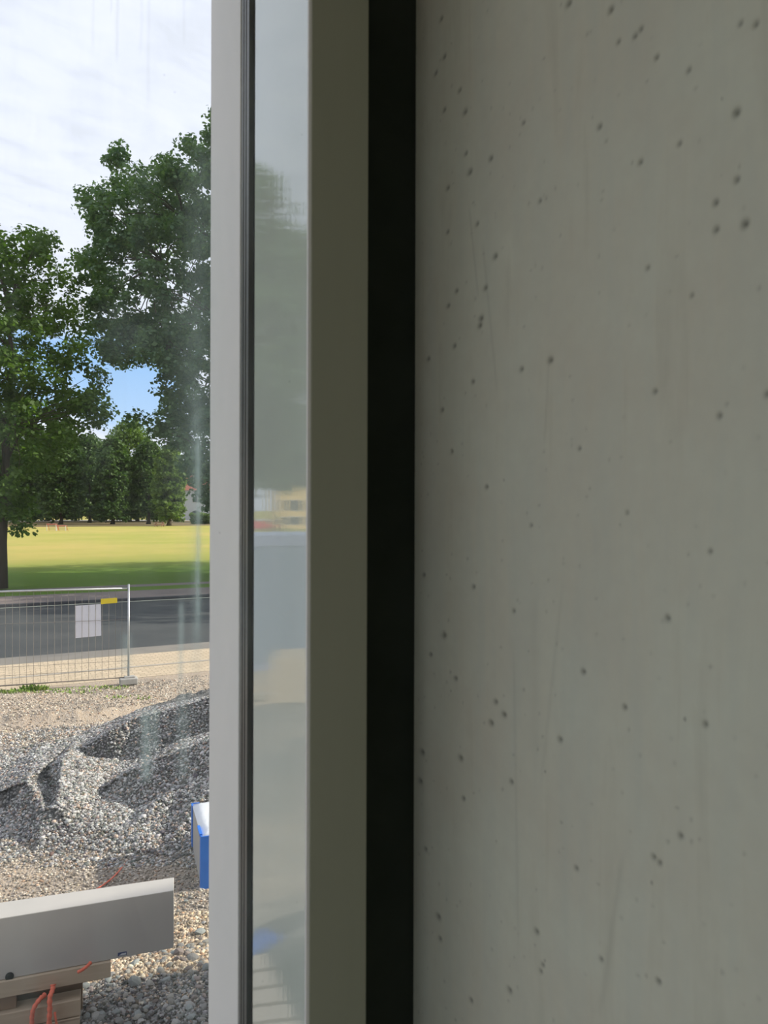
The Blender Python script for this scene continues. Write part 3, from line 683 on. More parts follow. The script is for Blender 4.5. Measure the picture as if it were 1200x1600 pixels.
for i, (xr, lab) in enumerate(((13, 'dark wooden block in the gap near the left picture edge'),)):
    o = block_at(xr, -.05 if i else -.01, .055 if i == 0 else .03, .04, .196 if i == 0 else -.05, .290, 'wood_block', None); tag(o, lab, 'block')
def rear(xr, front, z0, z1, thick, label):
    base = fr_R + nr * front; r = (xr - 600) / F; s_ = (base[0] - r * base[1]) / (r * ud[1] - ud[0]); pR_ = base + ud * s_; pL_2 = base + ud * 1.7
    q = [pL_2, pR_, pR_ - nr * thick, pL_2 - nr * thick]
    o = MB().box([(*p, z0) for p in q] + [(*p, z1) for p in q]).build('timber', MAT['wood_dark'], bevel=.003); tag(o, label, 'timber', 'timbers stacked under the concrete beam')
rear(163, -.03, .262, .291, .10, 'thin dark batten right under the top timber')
rear(131, -.14, -.05, .260, .10, 'dark filler box added behind the gap of the crib')  # added dark box standing in for the shade inside the gap
# red slings
MAT['sling'] = M_noise('faded_red_webbing', (0.84, 0.22, 0.14), (0.74, 0.17, 0.11), 40, .8, bstr=.4, bdist=.004)
def sling(pts, r, label, name='lifting_sling', grp='red slings around the timber crib'):
    P3 = [Vector(p) for p in pts]; out = []
    for i in range(len(P3) - 1):
        p0, p1, p2, p3 = P3[max(i - 1, 0)], P3[i], P3[i + 1], P3[min(i + 2, len(P3) - 1)]
        for k in range(6):
            u = k / 6; out.append(.5 * ((2 * p1) + (-p0 + p2) * u + (2 * p0 - 5 * p1 + 4 * p2 - p3) * u * u + (-p0 + 3 * p1 - 3 * p2 + p3) * u ** 3))
    out.append(P3[-1]); rs = [r * (1 + .18 * math.sin(i * 1.9)) for i in range(len(out))]
    if name == 'lifting_sling': rs[0] = r * 1.25; rs[1] = r * 1.3
    o = MB().tube(out, rs, 8).build(name, MAT['sling'], smooth=True); tag(o, label, 'sling', grp if name == 'lifting_sling' else None); return o
dS = 5.0
sling([px(72, 1556, 5.02), px(64, 1563, 4.98), px(55, 1577, 4.96), px(52, 1592, 4.96), px(53, 1608, 4.97), px(56, 1625, 5.0)], .014, 'curved red sling bowing outward at the left of the pair')
sling([px(85, 1540, 5.02), px(84, 1549, 5.0), px(80, 1560, 4.97), px(80, 1580, 4.96), px(79, 1600, 4.96), px(79, 1625, 5.0)], .015, 'straight red sling with knotted top hanging before the timbers')
sling([px(88, 1584, 5.03), px(89, 1592, 5.0), px(91, 1604, 5.0), px(92, 1625, 5.02)], .007, 'thin red sling end right of the knotted one')
sling([px(143, 1506, 5.10), px(138, 1511, 5.06), px(130, 1517, 5.04), px(124, 1520, 5.04)], .010, 'short red sling stub poking out over the top timber')
sling([gpx(196, 1352, .03), gpx(186, 1364, .04), gpx(176, 1374, .06), gpx(163, 1384, .05), gpx(150, 1392, .04)], .007, 'thin orange red strap lying on the gravel behind the beam', 'strap')

# ------------------------------------------------------------------ white bag box with blue edges
MAT['foil'] = M_noise('white_foil', (0.80, 0.82, 0.85), (0.72, 0.74, 0.78), 5, .4, (1, 1, 1), .5, .02, fine=9)
MAT['cardboard'] = M_noise('grey_cardboard', (0.44, 0.42, 0.39), (0.38, 0.36, 0.34), 4)
MAT['blue'] = M_noise('blue_edge_guard', (0.03, 0.16, 0.62), (0.04, 0.20, 0.70), 6, .4)
nL = np.array(gpx(316, 1397, 0)[:2]); fL = np.array(gpx(301, 1336, 0)[:2])
dl = fL - nL; rt = np.array([dl[1], -dl[0]]); rt = rt / np.linalg.norm(rt) * 1.15
bx_ = empty('pallet_box', (*((nL + fL + rt) / 2), 0)); tag(bx_, 'white foil covered pallet box with bright blue corner guards on gravel', 'box')
nR, fR = nL + rt, fL + rt
ins = .985
cc = (nL + fR) / 2
def sh(p, k): return cc + (p - cc) * k
MB().box([(*sh(p, .99), z) for z in (.03, .49) for p in (nL, nR, fR, fL)]).build('body', MAT['cardboard'], bx_, bevel=.004)
# creased foil cover
nu = 14; vt = []; 
for i in range(nu):
    for j in range(nu):
        u, v = i / (nu - 1), j / (nu - 1); p = sh(nL + (nR - nL) * u + (fL - nL) * v, .995)
        e = min(u, 1 - u, v, 1 - v); vt.append((*(p), .492 + (.022 + .012 * math.sin(9 * v + 2 * u) + .008 * math.sin(17 * v - 5 * u)) * min(1, e * 7)))
fq = [(i * nu + j, (i + 1) * nu + j, (i + 1) * nu + j + 1, i * nu + j + 1) for i in range(nu - 1) for j in range(nu - 1)]
oo = Vector(bx_.location); cov = mesh_obj('foil_cover', [tuple(Vector(p) - oo) for p in vt], fq, MAT['foil'], bx_, smooth=True)
sm = cov.modifiers.new('th', 'SOLIDIFY'); sm.thickness = .012; sm.offset = 1
for p, q1, q2 in ((nL, nR, fL), (fL, fR, nL), (nR, nL, fR), (fR, fL, nR)):
    e1 = (q1 - p) / np.linalg.norm(q1 - p); e2 = (q2 - p) / np.linalg.norm(q2 - p); m_ = MB()
    lo = .0 if p is nL or p is nR else .10
    m_.ob(p + e1 * .035, e1, .04, lo, .51, .006); m_.ob(p + e2 * .03, e2, .034, lo, .51, .006)
    m_.build('corner_guard', MAT['blue'], bx_, bevel=.001)
e = (fL - nL) / np.linalg.norm(fL - nL)
MB().ob(nL + e * .13, e, .10, .500, .522, .012).build('edge_strip', MAT['blue'], bx_)

# ------------------------------------------------------------------ mesh fence
MAT['zinc'] = M_noise('galvanised_steel', (0.52, 0.53, 0.53), (0.42, 0.43, 0.44), 8, .4, metal=.6)
MAT['wire'] = M_noise('fence_wire', (0.27, 0.24, 0.21), (0.22, 0.20, 0.18), 8, .5, metal=.3)
MAT['rail_dull'] = M_noise('soiled_steel', (0.20, 0.17, 0.15), (0.15, 0.13, 0.12), 8, .8)
MAT['foot'] = M_noise('fence_foot_concrete', (0.42, 0.41, 0.39), (0.34, 0.33, 0.31), 8, .9, bstr=.4)
pR = np.array([(201.5 - 600) / F * 15.05, 15.05]); pT = np.array([(0 - 600) / F * 14.38, 14.38]); fu = (pT - pR) / np.linalg.norm(pT - pR); PL = 3.45; pL_ = pR + fu * PL
fence = empty('mesh_fence', (*pR, 0)); tag(fence, 'galvanised wire mesh construction fence panel along the sandy pavement', 'fence')
def P(s_, z, off=0.0):
    v = np.array([fu[1], -fu[0]]); v = v if v[1] < 0 else -v; q = pR + fu * s_ + v * off; return (*q, z)
for s_ in (0.0, PL): MB().tube([P(s_, .03), P(s_, 1.96)], .021, 10).build('post', MAT['zinc'], fence, smooth=True)
MB().tube([P(0.02, 1.88), P(PL - .02, 1.88)], .017, 8).build('top_rail', MAT['zinc'], fence, smooth=True)
MB().tube([P(0.02, .135), P(PL - .02, .10)], .012, 8).build('bottom_rail', MAT['rail_dull'], fence, smooth=True)
nw = int(PL / .122)
wv = MB().tube([P(.122, .13), P(.122, 1.88)], .0035, 5).build('vertical_wire', MAT['wire'], fence)
for k in range(2, nw + 1):
    o = wv.copy(); COL.objects.link(o); o.location = (fu[0] * .122 * (k - 1), fu[1] * .122 * (k - 1), 0)
for z in (.30, .46, 1.27): MB().tube([P(.02, z, .004), P(PL - .02, z, .004)], .0035, 5).build('horizontal_wire', MAT['wire'], fence)
def foot(s_, label):
    c = np.array(P(s_, 0)[:2]); f = empty('fence_foot', (*c, 0)); tag(f, label, 'fence foot', 'concrete feet under the fence posts')
    u = np.array([.92, .4]); MB().ob(c, u, .17, 0.0, .13, .11).build('block', MAT['foot'], f, bevel=.02)
    MB().ob(c + np.array([.02, .0]), u, .10, .13, .16, .06).build('raised_rim', MAT['foot'], f, bevel=.008)
foot(0, 'grey concrete foot block under the right fence post')
foot(PL, 'grey concrete foot block under the far left fence post')
MAT['board'] = M_noise('white_board', (0.84, 0.84, 0.90), (0.80, 0.80, 0.86), 2, .5)
MAT['yellow'] = M_noise('yellow_plate', (0.80, 0.62, 0.03), (0.72, 0.56, 0.03), 8, .5)
def fence_plate(x0, y0, x1, y1, tilt, off, mat, name, label, cat):
    def fp(x, y):
        r = (x - 600) / F; base = np.array(P(0, 0, off)[:2]); s_ = (base[0] - r * base[1]) / (r * fu[1] - fu[0]); q = base + fu * s_
        return np.array([*q, EYE - (y - HZ) / F * q[1]])
    v = np.array([fu[1], -fu[0], 0]); v = v if v[1] < 0 else -v
    q = [fp(x0, y1), fp(x1 + tilt, y1 - 4 * (x1 - x0) / 40), fp(x1, y0 - 3 * (x1 - x0) / 40), fp(x0 - tilt, y0)]
    b = [p - v * .004 for p in q]
    o = MB().box([b[0], b[1], q[1], q[0], b[3], b[2], q[2], q[3]]).build(name, mat); tag(o, label, cat); return o
fence_plate(118.5, 948, 158, 998.5, .8, -.009, MAT['board'], 'notice_board', 'blank white sheet hung behind the fence wires', 'sign')
yp = fence_plate(158, 937, 183.5, 945.5, .1, .012, MAT['yellow'], 'yellow_plate', 'small yellow plate on the fence beside the white sheet', 'sign')
# weeds along the fence
MAT['weed'] = M_noise('weed_green', (0.16, 0.30, 0.05), (0.30, 0.36, 0.10), 12)
def weeds(cx, cy, n, rad, hgt, label):
    v, f = [], []; c = gpx(cx, cy, 0)
    for i in range(n):
        an_, rr = random.uniform(0, 6.28), rad * math.sqrt(random.random()); b = Vector((c[0] + math.cos(an_) * rr * 1.8, c[1] + math.sin(an_) * rr * .6, -.01))
        d = Vector((random.uniform(-.6, .6), random.uniform(-.6, .6), 1)).normalized() * hgt * random.uniform(.4, 1); s_ = Vector((d.y, -d.x, .0)).normalized() * .016
        k = len(v); v += [tuple(b - s_ * .4), tuple(b + s_ * .4), tuple(b + d * .6 + s_), tuple(b + d), tuple(b + d * .6 - s_)]; f.append((k, k + 1, k + 2, k + 3, k + 4))
    o = mesh_obj('weed_tuft', v, f, MAT['weed']); tag(o, label, 'weeds', kind='stuff')
weeds(53, 1080, 170, .14, .15, 'bright green weed tuft at the fence base')
weeds(6, 1084, 200, .26, .09, 'low weeds at the left end of the fence base')
weeds(100, 1082, 130, .4, .07, 'sparse low weeds in the middle of the fence base')
weeds(165, 1076, 110, .25, .07, 'sparse yellowing weeds left of the fence foot')
weeds(200, 1092, 60, .25, .06, 'few weeds in the gravel before the fence foot')
weeds(78, 1083, 110, .3, .08, 'small weeds between the bright tuft and the foot')

# ------------------------------------------------------------------ trees
def mat_leaf(name, dark, light, tr=.35):
    m, nt = new_mat(name); t = NT(nt)
    c = t.n('ShaderNodeAttribute', attribute_name='tint').outputs['Fac']
    col = t.mix(c, dark, light)
    d = principled(t, col, .55, .35)
    tl = t.n('ShaderNodeBsdfTranslucent', ins={'Color': t.mix(1.0, col, (1.5, 1.7, .6), 'MULTIPLY')}).outputs[0]
    t.out(t.n('ShaderNodeMixShader', ins={0: tr, 1: d, 2: tl}).outputs[0]); return m
MAT['leaf_oak'] = mat_leaf('oak_leaf', (0.040, 0.092, 0.048), (0.15, 0.235, 0.11))
MAT['leaf_maple'] = mat_leaf('maple_leaf', (0.045, 0.10, 0.014), (0.125, 0.20, 0.035), .42)
MAT['leaf_far'] = mat_leaf('far_leaf', (0.030, 0.070, 0.018), (0.095, 0.16, 0.035), .3)
MAT['leaf_lime'] = mat_leaf('pale_leaf', (0.07, 0.13, 0.03), (0.17, 0.24, 0.06), .4)
MAT['bark'] = M_noise('bark', (0.10, 0.075, 0.055), (0.055, 0.042, 0.032), 6, .9, (6, 6, 1), .6, .02)
def leaves(name, C, Rc, per, size, mat, parent, flat=.75):
    """C cluster centres, Rc cluster radii"""
    k = len(C); n = k * per; rs = RNG
    c = np.repeat(C, per, 0); r = np.repeat(Rc, per)
    g = rs.standard_normal((n, 3)); g /= np.linalg.norm(g, axis=1, keepdims=True); g *= (rs.random(n) ** .45)[:, None] * r[:, None]
    g[:, 2] *= flat; p = c + g; p[:, 2] -= .12 * (np.abs(g[:, 0]) + np.abs(g[:, 1]))
    nn = rs.standard_normal((n, 3)) * .75 + np.array([0, 0, .9]) + g / r[:, None] * .5; nn /= np.linalg.norm(nn, axis=1, keepdims=True)
    u = np.cross(nn, rs.standard_normal((n, 3))); u /= np.linalg.norm(u, axis=1, keepdims=True); v = np.cross(nn, u)
    s_ = size * rs.uniform(.6, 1.25, n)[:, None]
    a_ = p - u * s_ * .55; b_ = p + v * s_ * .38 + nn * s_ * .08; c_ = p + u * s_ * .55; d_ = p - v * s_ * .38 + nn * s_ * .08
    V = np.stack([a_, b_, c_, d_], 1).reshape(-1, 3); Fc = (np.arange(n) * 4)[:, None] + np.array([[0, 1, 2, 3]])
    tv = np.repeat((rs.random(n) * .6 + np.repeat(rs.random(k), per) * .4), 4); Cc = np.stack([tv, tv, tv, np.ones_like(tv)], 1)
    o0 = np.array(parent.location); o = mesh_obj(name, V - o0, Fc, mat, parent, col=Cc); return o
def inpoly(x, y, poly):
    c = np.zeros(len(x), bool); j = len(poly) - 1
    for i in range(len(poly)):
        xi, yi = poly[i]; xj, yj = poly[j]
        if yi != yj: c ^= ((yi > y) != (yj > y)) & (x < (xj - xi) * (y - yi) / (yj - yi) + xi)
        j = i
    return c
def branches(tree, base, trunk_pts, C, r0, nl, mat, one=False, poly=None):
    tp = [Vector(p) for p in trunk_pts]; L = len(tp)
    MB().tube(tp, [r0 * (1.25 if i == 0 else 1 - .8 * i / (L - 1)) for i in range(L)], 10).build('trunk', mat, tree, smooth=True)
    if nl == 0: return
    order = RNG.permutation(len(C)); seeds = C[order[:nl]]; mb = MB(); tw = MB(); lim = []
    tpa = np.array([tuple(p) for p in tp])
    for s_ in seeds:
        hz = min(max(s_[2] - .55 * np.linalg.norm(s_[:2] - tpa[-1][:2]), tpa[1][2]), tpa[-1][2])
        i = int(np.searchsorted(tpa[:, 2], hz)); i = min(max(i, 1), L - 1); f = (hz - tpa[i - 1][2]) / (tpa[i][2] - tpa[i - 1][2] + 1e-6)
        st = tpa[i - 1] + (tpa[i] - tpa[i - 1]) * f; md = (st + s_) / 2 + np.array([0, 0, .35]) + RNG.normal(0, .3, 3)
        if poly:
            w_ = np.array([st + (md - st) * f_ for f_ in (.0, .5, 1)] + [md + (s_ - md) * f_ for f_ in (.25, .5, .75, 1)])
            if not inpoly(600 + w_[:, 0] / w_[:, 1] * F, HZ - (w_[:, 2] - EYE) / w_[:, 1] * F, poly).all(): continue
        if one: MB().tube([st, md, s_], [r0 * .30, r0 * .18, r0 * .06], 6).build('limb', mat, tree, smooth=True)
        else: mb.tube([st, md, s_], [r0 * .30, r0 * .18, r0 * .06], 6)
        lim.append((st, md, s_))
    for c in C[order[nl:nl * 9]]:
        pts = np.array([l[1] for l in lim] + [l[2] * .5 + l[1] * .5 for l in lim]); q = pts[np.argmin(np.linalg.norm(pts - c, axis=1))]
        if poly:
            w_ = np.array([q + (c - q) * f_ for f_ in (.25, .5, .75)])
            if not inpoly(600 + w_[:, 0] / w_[:, 1] * F, HZ - (w_[:, 2] - EYE) / w_[:, 1] * F, poly).all(): continue
        tw.tube([q, (q + c) / 2 + RNG.normal(0, .12, 3), c], [r0 * .1, r0 * .07, r0 * .03], 4, False)
    if not one: mb.build('branches', mat, tree, smooth=True)['kind'] = 'stuff'
    tw.build('twigs', mat, tree)['kind'] = 'stuff'
def sil_tree(name, label, poly, D0, half_depth, ncl, rad, per, size, mat, trunk, r0, nl, holes=(), grp=None):
    x0, x1 = min(p[0] for p in poly), max(p[0] for p in poly); y0, y1 = min(p[1] for p in poly), max(p[1] for p in poly); cx, cy = (x0 + x1) / 2, (y0 + y1) / 2
    x = RNG.uniform(x0, x1, ncl * 6); y = RNG.uniform(y0, y1, ncl * 6); m = inpoly(x, y, poly)
    for (hx, hy, hr) in holes: m &= ((x - hx) ** 2 + (y - hy) ** 2) > hr * hr
    x, y = x[m][:ncl], y[m][:ncl]
    e = np.sqrt(np.clip(1 - ((x - cx) / (x1 - x0) * 2) ** 2 * .8 - ((y - cy) / (y1 - y0) * 2) ** 2 * .5, .08, 1))
    u = RNG.uniform(-1, 1, len(x)); D = D0 + np.sign(u) * np.abs(u) ** .7 * half_depth * e
    C = np.stack([(x - 600) / F * D, D, EYE - (y - HZ) / F * D], 1); C[:, 2] = np.maximum(C[:, 2], 1.2)
    tr = empty(name, (trunk[0][0], trunk[0][1], 0)); tag(tr, label, 'tree', grp)
    leaves('foliage', C, RNG.uniform(.6, 1.15, len(C)) * rad, per, size, mat, tr)['kind'] = 'stuff'
    branches(tr, None, trunk, C, r0, nl, MAT['bark'], True, poly); return tr
polyL = [(-230, 420), (-120, 345), (-40, 365), (0, 352), (10, 375), (40, 362), (56, 358), (78, 378), (96, 398), (92, 410), (70, 420), (108, 425), (118, 440), (105, 470), (118, 520), (145, 545), (168, 578), (172, 592), (150, 598), (162, 640), (170, 668), (140, 672),
         (120, 690), (90, 700), (75, 725), (60, 760), (50, 800), (48, 838), (34, 836), (10, 820), (-30, 800), (-120, 790), (-230, 760), (-300, 600)]
sil_tree('maple_tree', 'left street tree with a slim trunk and bright sunlit top leaves', polyL, 32.5, 4.6, 640, .62, 95, .18, MAT['leaf_maple'],
         [px(3, 921, 31.8), px(4, 850, 31.8), px(8, 760, 31.9), px(12, 650, 32), px(18, 560, 32.3), px(10, 470, 32.5), px(-10, 400, 32.6)], .20, 26,
         holes=((130, 590, 12), (105, 560, 9), (30, 610, 8), (125, 700, 8)))
polyR = [(128, 302), (146, 296), (160, 292), (163, 262), (176, 240), (190, 228), (202, 240), (205, 262), (224, 268), (246, 258), (262, 254), (276, 268), (292, 262), (290, 240), (296, 218), (322, 208), (336, 176), (400, 110), (560, 100), (700, 250), (760, 480), (740, 700), (560, 800), (400, 820), (330, 795),
         (312, 776), (302, 758), (296, 730), (270, 712), (262, 690), (240, 684), (214, 662), (212, 648), (240, 636), (262, 612), (246, 596), (236, 574), (214, 560), (190, 566), (168, 560), (146, 545), (148, 525), (126, 515), (118, 480), (130, 440), (118, 408), (132, 398), (152, 385), (158, 372), (138, 352), (136, 330)]
sil_tree('oak_tree', 'tall dark green tree half hidden by the light guide rail', polyR, 37.6, 6.5, 2050, .70, 100, .215, MAT['leaf_oak'],
         [px(430, 925, 37.6), px(432, 800, 37.6), px(428, 650, 37.6), px(436, 500, 37.7), px(430, 350, 37.8), px(420, 230, 37.8)], .42, 60,
         holes=((222, 470, 20), (190, 445, 7), (316, 405, 9), (262, 440, 10), (270, 500, 9), (300, 600, 8), (255, 375, 5), (205, 532, 6), (285, 480, 7), (322, 560, 7), (170, 420, 6)))
# neighbours in the street row whose shade lies over the lawn and the road
def round_tree(name, label, base, h, rad, z0, ncl, per, size, mat, r0, grp=None, crad=None, nl=10, cat='tree', full=False):
    th = RNG.uniform(0, 6.283, ncl); zz = RNG.uniform(-1, 1, ncl); rr = np.where(full & (zz < 0), 1 - .12 * zz ** 2, np.sqrt(1 - zz ** 2)) * (RNG.random(ncl) ** .25)
    hz = (h - z0) / 2; C = np.stack([base[0] + np.cos(th) * rr * rad, base[1] + np.sin(th) * rr * rad, z0 + hz + zz * hz * (.85 + .15 * RNG.random(ncl))], 1)
    tr = empty(name, (base[0], base[1], 0)); tag(tr, label, cat, grp)
    leaves('foliage', C, RNG.uniform(.65, 1.25, ncl) * (crad or rad * .2), per, size, mat, tr)['kind'] = 'stuff'
    branches(tr, None, [(base[0], base[1], 0), (base[0] + .1, base[1], z0 * .6 + .3), (base[0], base[1] + .1, z0 + hz * .6), (base[0], base[1], z0 + hz * 1.3)], C, r0, nl, MAT['bark'])
    return tr
for (a_, n_) in ((-30, 36), (-46, 35)):
    b = an(a_, n_); round_tree('oak_tree', 'street tree in the row past the tall one, ' + ('first' if a_ > -35 else 'second') + ' beyond the window frame', b, 18, 7.5, 4, 260, 50, .38, MAT['leaf_oak'], .35, 'street trees beyond the window frame', 1.6)
b = an(-27, 22.5); round_tree('oak_tree', 'smaller street tree on the near side of the road beyond the window frame', b, 14, 5.0, 4, 170, 50, .34, MAT['leaf_oak'], .28, 'street trees beyond the window frame', 1.4)
# far tree line
far = [(-95, 560, 150, 34, 'far', 'far dark tree at the left picture edge behind the near maple'), (-20, 625, 158, 30, 'far', 'far tree directly behind the slim trunk'), (45, 655, 172, 26, 'far', 'far tree above the two small goals'), (95, 668, 158, 24, 'far', 'far dark tree right of the goals'),
       (140, 680, 176, 24, 'far', 'far tree in the middle of the tree line'), (176, 684, 160, 20, 'far', 'far dark tree left of the pale crown'), (203, 655, 190, 27, 'lime', 'far pale green crown rising in the sky gap'),
       (232, 690, 164, 20, 'far', 'far rounded tree over the picnic bench'), (264, 698, 148, 18, 'lime', 'far yellowish green tree beside the red roofed house'), (405, 640, 195, 50, 'far', 'far tree hidden behind the guide rail'),
       (75, 690, 198, 30, 'far', 'far shaded tree in the rear row behind the goals'), (160, 690, 203, 30, 'far', 'far shaded tree in the rear row behind the middle'),
       (118, 700, 200, 34, 'far', 'far shaded tree in the rear row between two trunks'), (215, 715, 201, 34, 'far', 'far shaded tree in the rear row behind the pale crown'), (10, 680, 200, 34, 'far', 'far shaded tree in the rear row behind the slim trunk')]
for i, (xp, yt, D, w, mt, lab) in enumerate(far):
    h = EYE + (HZ - yt) / F * D; rad = w * (1.28 if i < 9 else 1.1) / F * D
    round_tree('park_tree', lab, ((xp - 600) / F * D, D), h, rad, 1.2 if i != 9 else 3, 270, 66, .62, MAT['leaf_' + mt], .45, 'far tree line across the field', rad * .34, 5, full=True)
for (xp, D) in ((66, 196), (112, 200), (150, 199), (20, 205), (220, 202)):
    pass

# ------------------------------------------------------------------ far things on and beyond the field
MAT['red'] = M_noise('red_paint', (0.55, 0.10, 0.08), (0.48, 0.08, 0.07), 10)
MAT['white'] = M_noise('white_paint', (0.62, 0.58, 0.52), (0.56, 0.52, 0.47), 10)
MAT['net'] = M_noise('goal_net', (0.55, 0.48, 0.42), (0.50, 0.44, 0.40), 10)
def goal(x0, x1, yt, yb, label):
    D = EYE * F / (yb - HZ); p0, p1 = px(x0, yb, D), px(x1, yb, D); h = (yb - yt) / F * D; g_ = empty('small_goal', ((p0[0] + p1[0]) / 2, D, .05)); tag(g_, label, 'goal', 'small goals on the field')
    dep = .9
    for p in (p0, p1):
        MB().tube([(p[0], D, .05), (p[0], D, h)], .045, 6).build('post', MAT['white'], g_)
        MB().tube([(p[0], D, h), (p[0], D + dep * .4, h), (p[0], D + dep, .08)], .03, 5).build('stay', MAT['red'], g_)
    MB().tube([(p0[0], D, h), (p1[0], D, h)], .055, 6).build('crossbar', MAT['red'], g_)
    nb_ = MB()
    for k in range(1, 14): xx = p0[0] + (p1[0] - p0[0]) * k / 14; nb_.tube([(xx, D + dep * .4, h), (xx, D + dep, .08)], .012, 3, False)
    for k in range(5): f = k / 5; nb_.tube([(p0[0], D + dep * (.4 + .6 * f), h * (1 - f) + .08), (p1[0], D + dep * (.4 + .6 * f), h * (1 - f) + .08)], .012, 3, False)
    n_ = nb_.build('net', MAT['net'], g_); n_['kind'] = 'stuff'
goal(73, 87.5, 820.5, 831.3, 'larger red and white goal with slatted look, left of the pair')
goal(88.5, 102.5, 823, 831.6, 'lower red topped goal right beside the larger one')
MAT['bench'] = M_noise('brown_wood', (0.22, 0.10, 0.07), (0.30, 0.15, 0.10), 10)
D = EYE * F / (824.5 - HZ); pc = px(249, 824.5, D); tb = empty('picnic_table', (pc[0], D, .05)); tag(tb, 'small brown picnic table at the shaded far edge of the field', 'table')
MB().ob((pc[0], D), (1, 0), .85, .78, .86, .35).build('table_top', MAT['bench'], tb)
for s_ in (-1, 1): MB().ob((pc[0], D + s_ * .75), (1, 0), .85, .44, .50, .14).build('bench_seat', MAT['bench'], tb)
for s_ in (-1, 1): MB().tube([(pc[0] + s_ * .6, D - .75, .05), (pc[0] + s_ * .6, D - .2, .82)], .06, 4).tube([(pc[0] + s_ * .6, D + .75, .05), (pc[0] + s_ * .6, D + .2, .82)], .06, 4).tube([(pc[0] + s_ * .6, D - .8, .44), (pc[0] + s_ * .6, D + .8, .44)], .05, 4).build('leg_frame', MAT['bench'], tb)
# hedge
D = 165.; h0, h1 = px(297, 0, D)[0], px(420, 0, D)[0]
C = np.stack([RNG.uniform(h0, h1, 420), D + RNG.uniform(-1, 1, 420), RNG.uniform(.3, 2.3, 420)], 1)
hd = empty('hedge', ((h0 + h1) / 2, D, 0)); tag(hd, 'clipped green hedge before the white house', 'hedge'); leaves('foliage', C, np.full(420, .5), 26, .4, MAT['leaf_lime'], hd)['kind'] = 'stuff'
# houses
MAT['wallw'] = M_noise('white_house_wall', (0.62, 0.62, 0.62), (0.56, 0.57, 0.58), .5)
MAT['tiles'] = M_noise('red_roof_tiles', (0.42, 0.15, 0.10), (0.34, 0.12, 0.085), 2)
MAT['dark'] = M_noise('dark_window_glass', (0.04, 0.045, 0.05), (0.06, 0.06, 0.065), 2, .2)
MAT['yellow_wall'] = M_noise('yellow_house_wall', (0.78, 0.56, 0.24), (0.72, 0.52, 0.24), .5)
def house(name, label, cx, cy, u, L, Wd, he, hr, wall, roof, wins, arch=False):
    u = np.array(u, float) / np.linalg.norm(u); v = np.array([-u[1], u[0]]); c = np.array([cx, cy]); hs = empty(name, (cx, cy, 0)); tag(hs, label, 'house')
    MB().ob(c, u, L, 0, he, Wd).build('wall', wall, hs)
    m = MB(); q = lambda a_, b_, z: (*(c + u * a_ + v * b_), z); e = .5
    vs = [q(-L - e, -Wd - e, he), q(L + e, -Wd - e, he), q(L + e, Wd + e, he), q(-L - e, Wd + e, he), q(-L - e, 0, hr), q(L + e, 0, hr)]
    m.v = vs; m.f = [(0, 1, 5, 4), (2, 3, 4, 5), (0, 4, 3), (1, 2, 5), (3, 2, 1, 0)]; m.build('roof', roof, hs)
    for (s_, z, w, h_) in wins:
        sd = -1 if (c - v * Wd) @ (c - v * Wd) < (c + v * Wd) @ (c + v * Wd) else 1
        p = c + u * s_ + v * Wd * sd
        w_ = MB().ob(p, u, w / 2 + .12, z - .12, z + h_ + .12, .06).build('window_frame', MAT['white'], hs); MB().ob(p + v * sd * .05, u, w / 2, z, z + h_, .04).build('pane', MAT['dark'], w_)
    if arch:
        sd = -1; p = c - v * Wd + u * arch
        m = MB(); m.tube([(*(p), 1.2), (*(p - v * .1), 1.2)], 1.6, 16).build('arch_window', MAT['dark'], hs)
    MB().ob(c + u * L * .4, u, .5, he, hr + 1.2, .4).build('chimney', wall, hs)
    return hs
D = 225.
house('white_house', 'white house with steep red tiled roof behind the oak branches', px(352, 0, D)[0], D, (1, .1), 11.5, 5, 8.6, 14.5, MAT['wallw'], MAT['tiles'], [(-8, 5.2, 1.2, 1.5), (-4, 5.2, 1.2, 1.5), (0, 5.2, 1.2, 1.5), (4, 1.5, 1.2, 1.5)], -7.8)

# ------------------------------------------------------------------ what the glossy reveal panel mirrors, standing to the left
def mir(x, y, D):                           # virtual image at pixel (x, y), distance D -> real place
    p = px(x, y, D); a_, n_ = to_an(p[0], p[1]); q = an(2 * A_SASH_L - a_, n_, p[2]); return np.array(q)
MAT['cont'] = M_noise('pale_blue_container', (0.36, 0.43, 0.56), (0.32, 0.39, 0.52), 2, .5)
MAT['cont2'] = M_noise('container_trim', (0.40, 0.45, 0.62), (0.38, 0.43, 0.60), 2, .5)
c0, c1 = mir(372, 1045, 16.0)[:2], mir(478, 1045, 16.6)[:2]; uc = (c1 - c0) / np.linalg.norm(c1 - c0); Lc = 6.05
cv = np.array([-uc[1], uc[0]]); cv = cv if cv @ c0 > 0 else -cv
c1 = c0 + uc * Lc; cen = (c0 + c1) / 2 + cv * 1.22
ct_ = empty('site_container', (*cen, 0)); tag(ct_, 'pale blue grey site container seen only mirrored in the glossy panel', 'container')
MB().ob(cen, uc, Lc / 2 - .03, .02, 2.82, 1.19).build('wall', MAT['cont'], ct_)
cr = MB()
for k in range(38): cr.ob(c0 + uc * (.12 + k * (Lc - .24) / 37) - cv * .0 + cv * .02, uc, .04, .18, 2.66, .02)
cr.build('corrugation', MAT['cont'], ct_)
MB().ob(cen, uc, Lc / 2, 2.66, 2.88, 1.22).build('roof_frame', MAT['cont2'], ct_); MB().ob(cen, uc, Lc / 2, .0, .17, 1.22).build('floor_frame', MAT['cont2'], ct_)
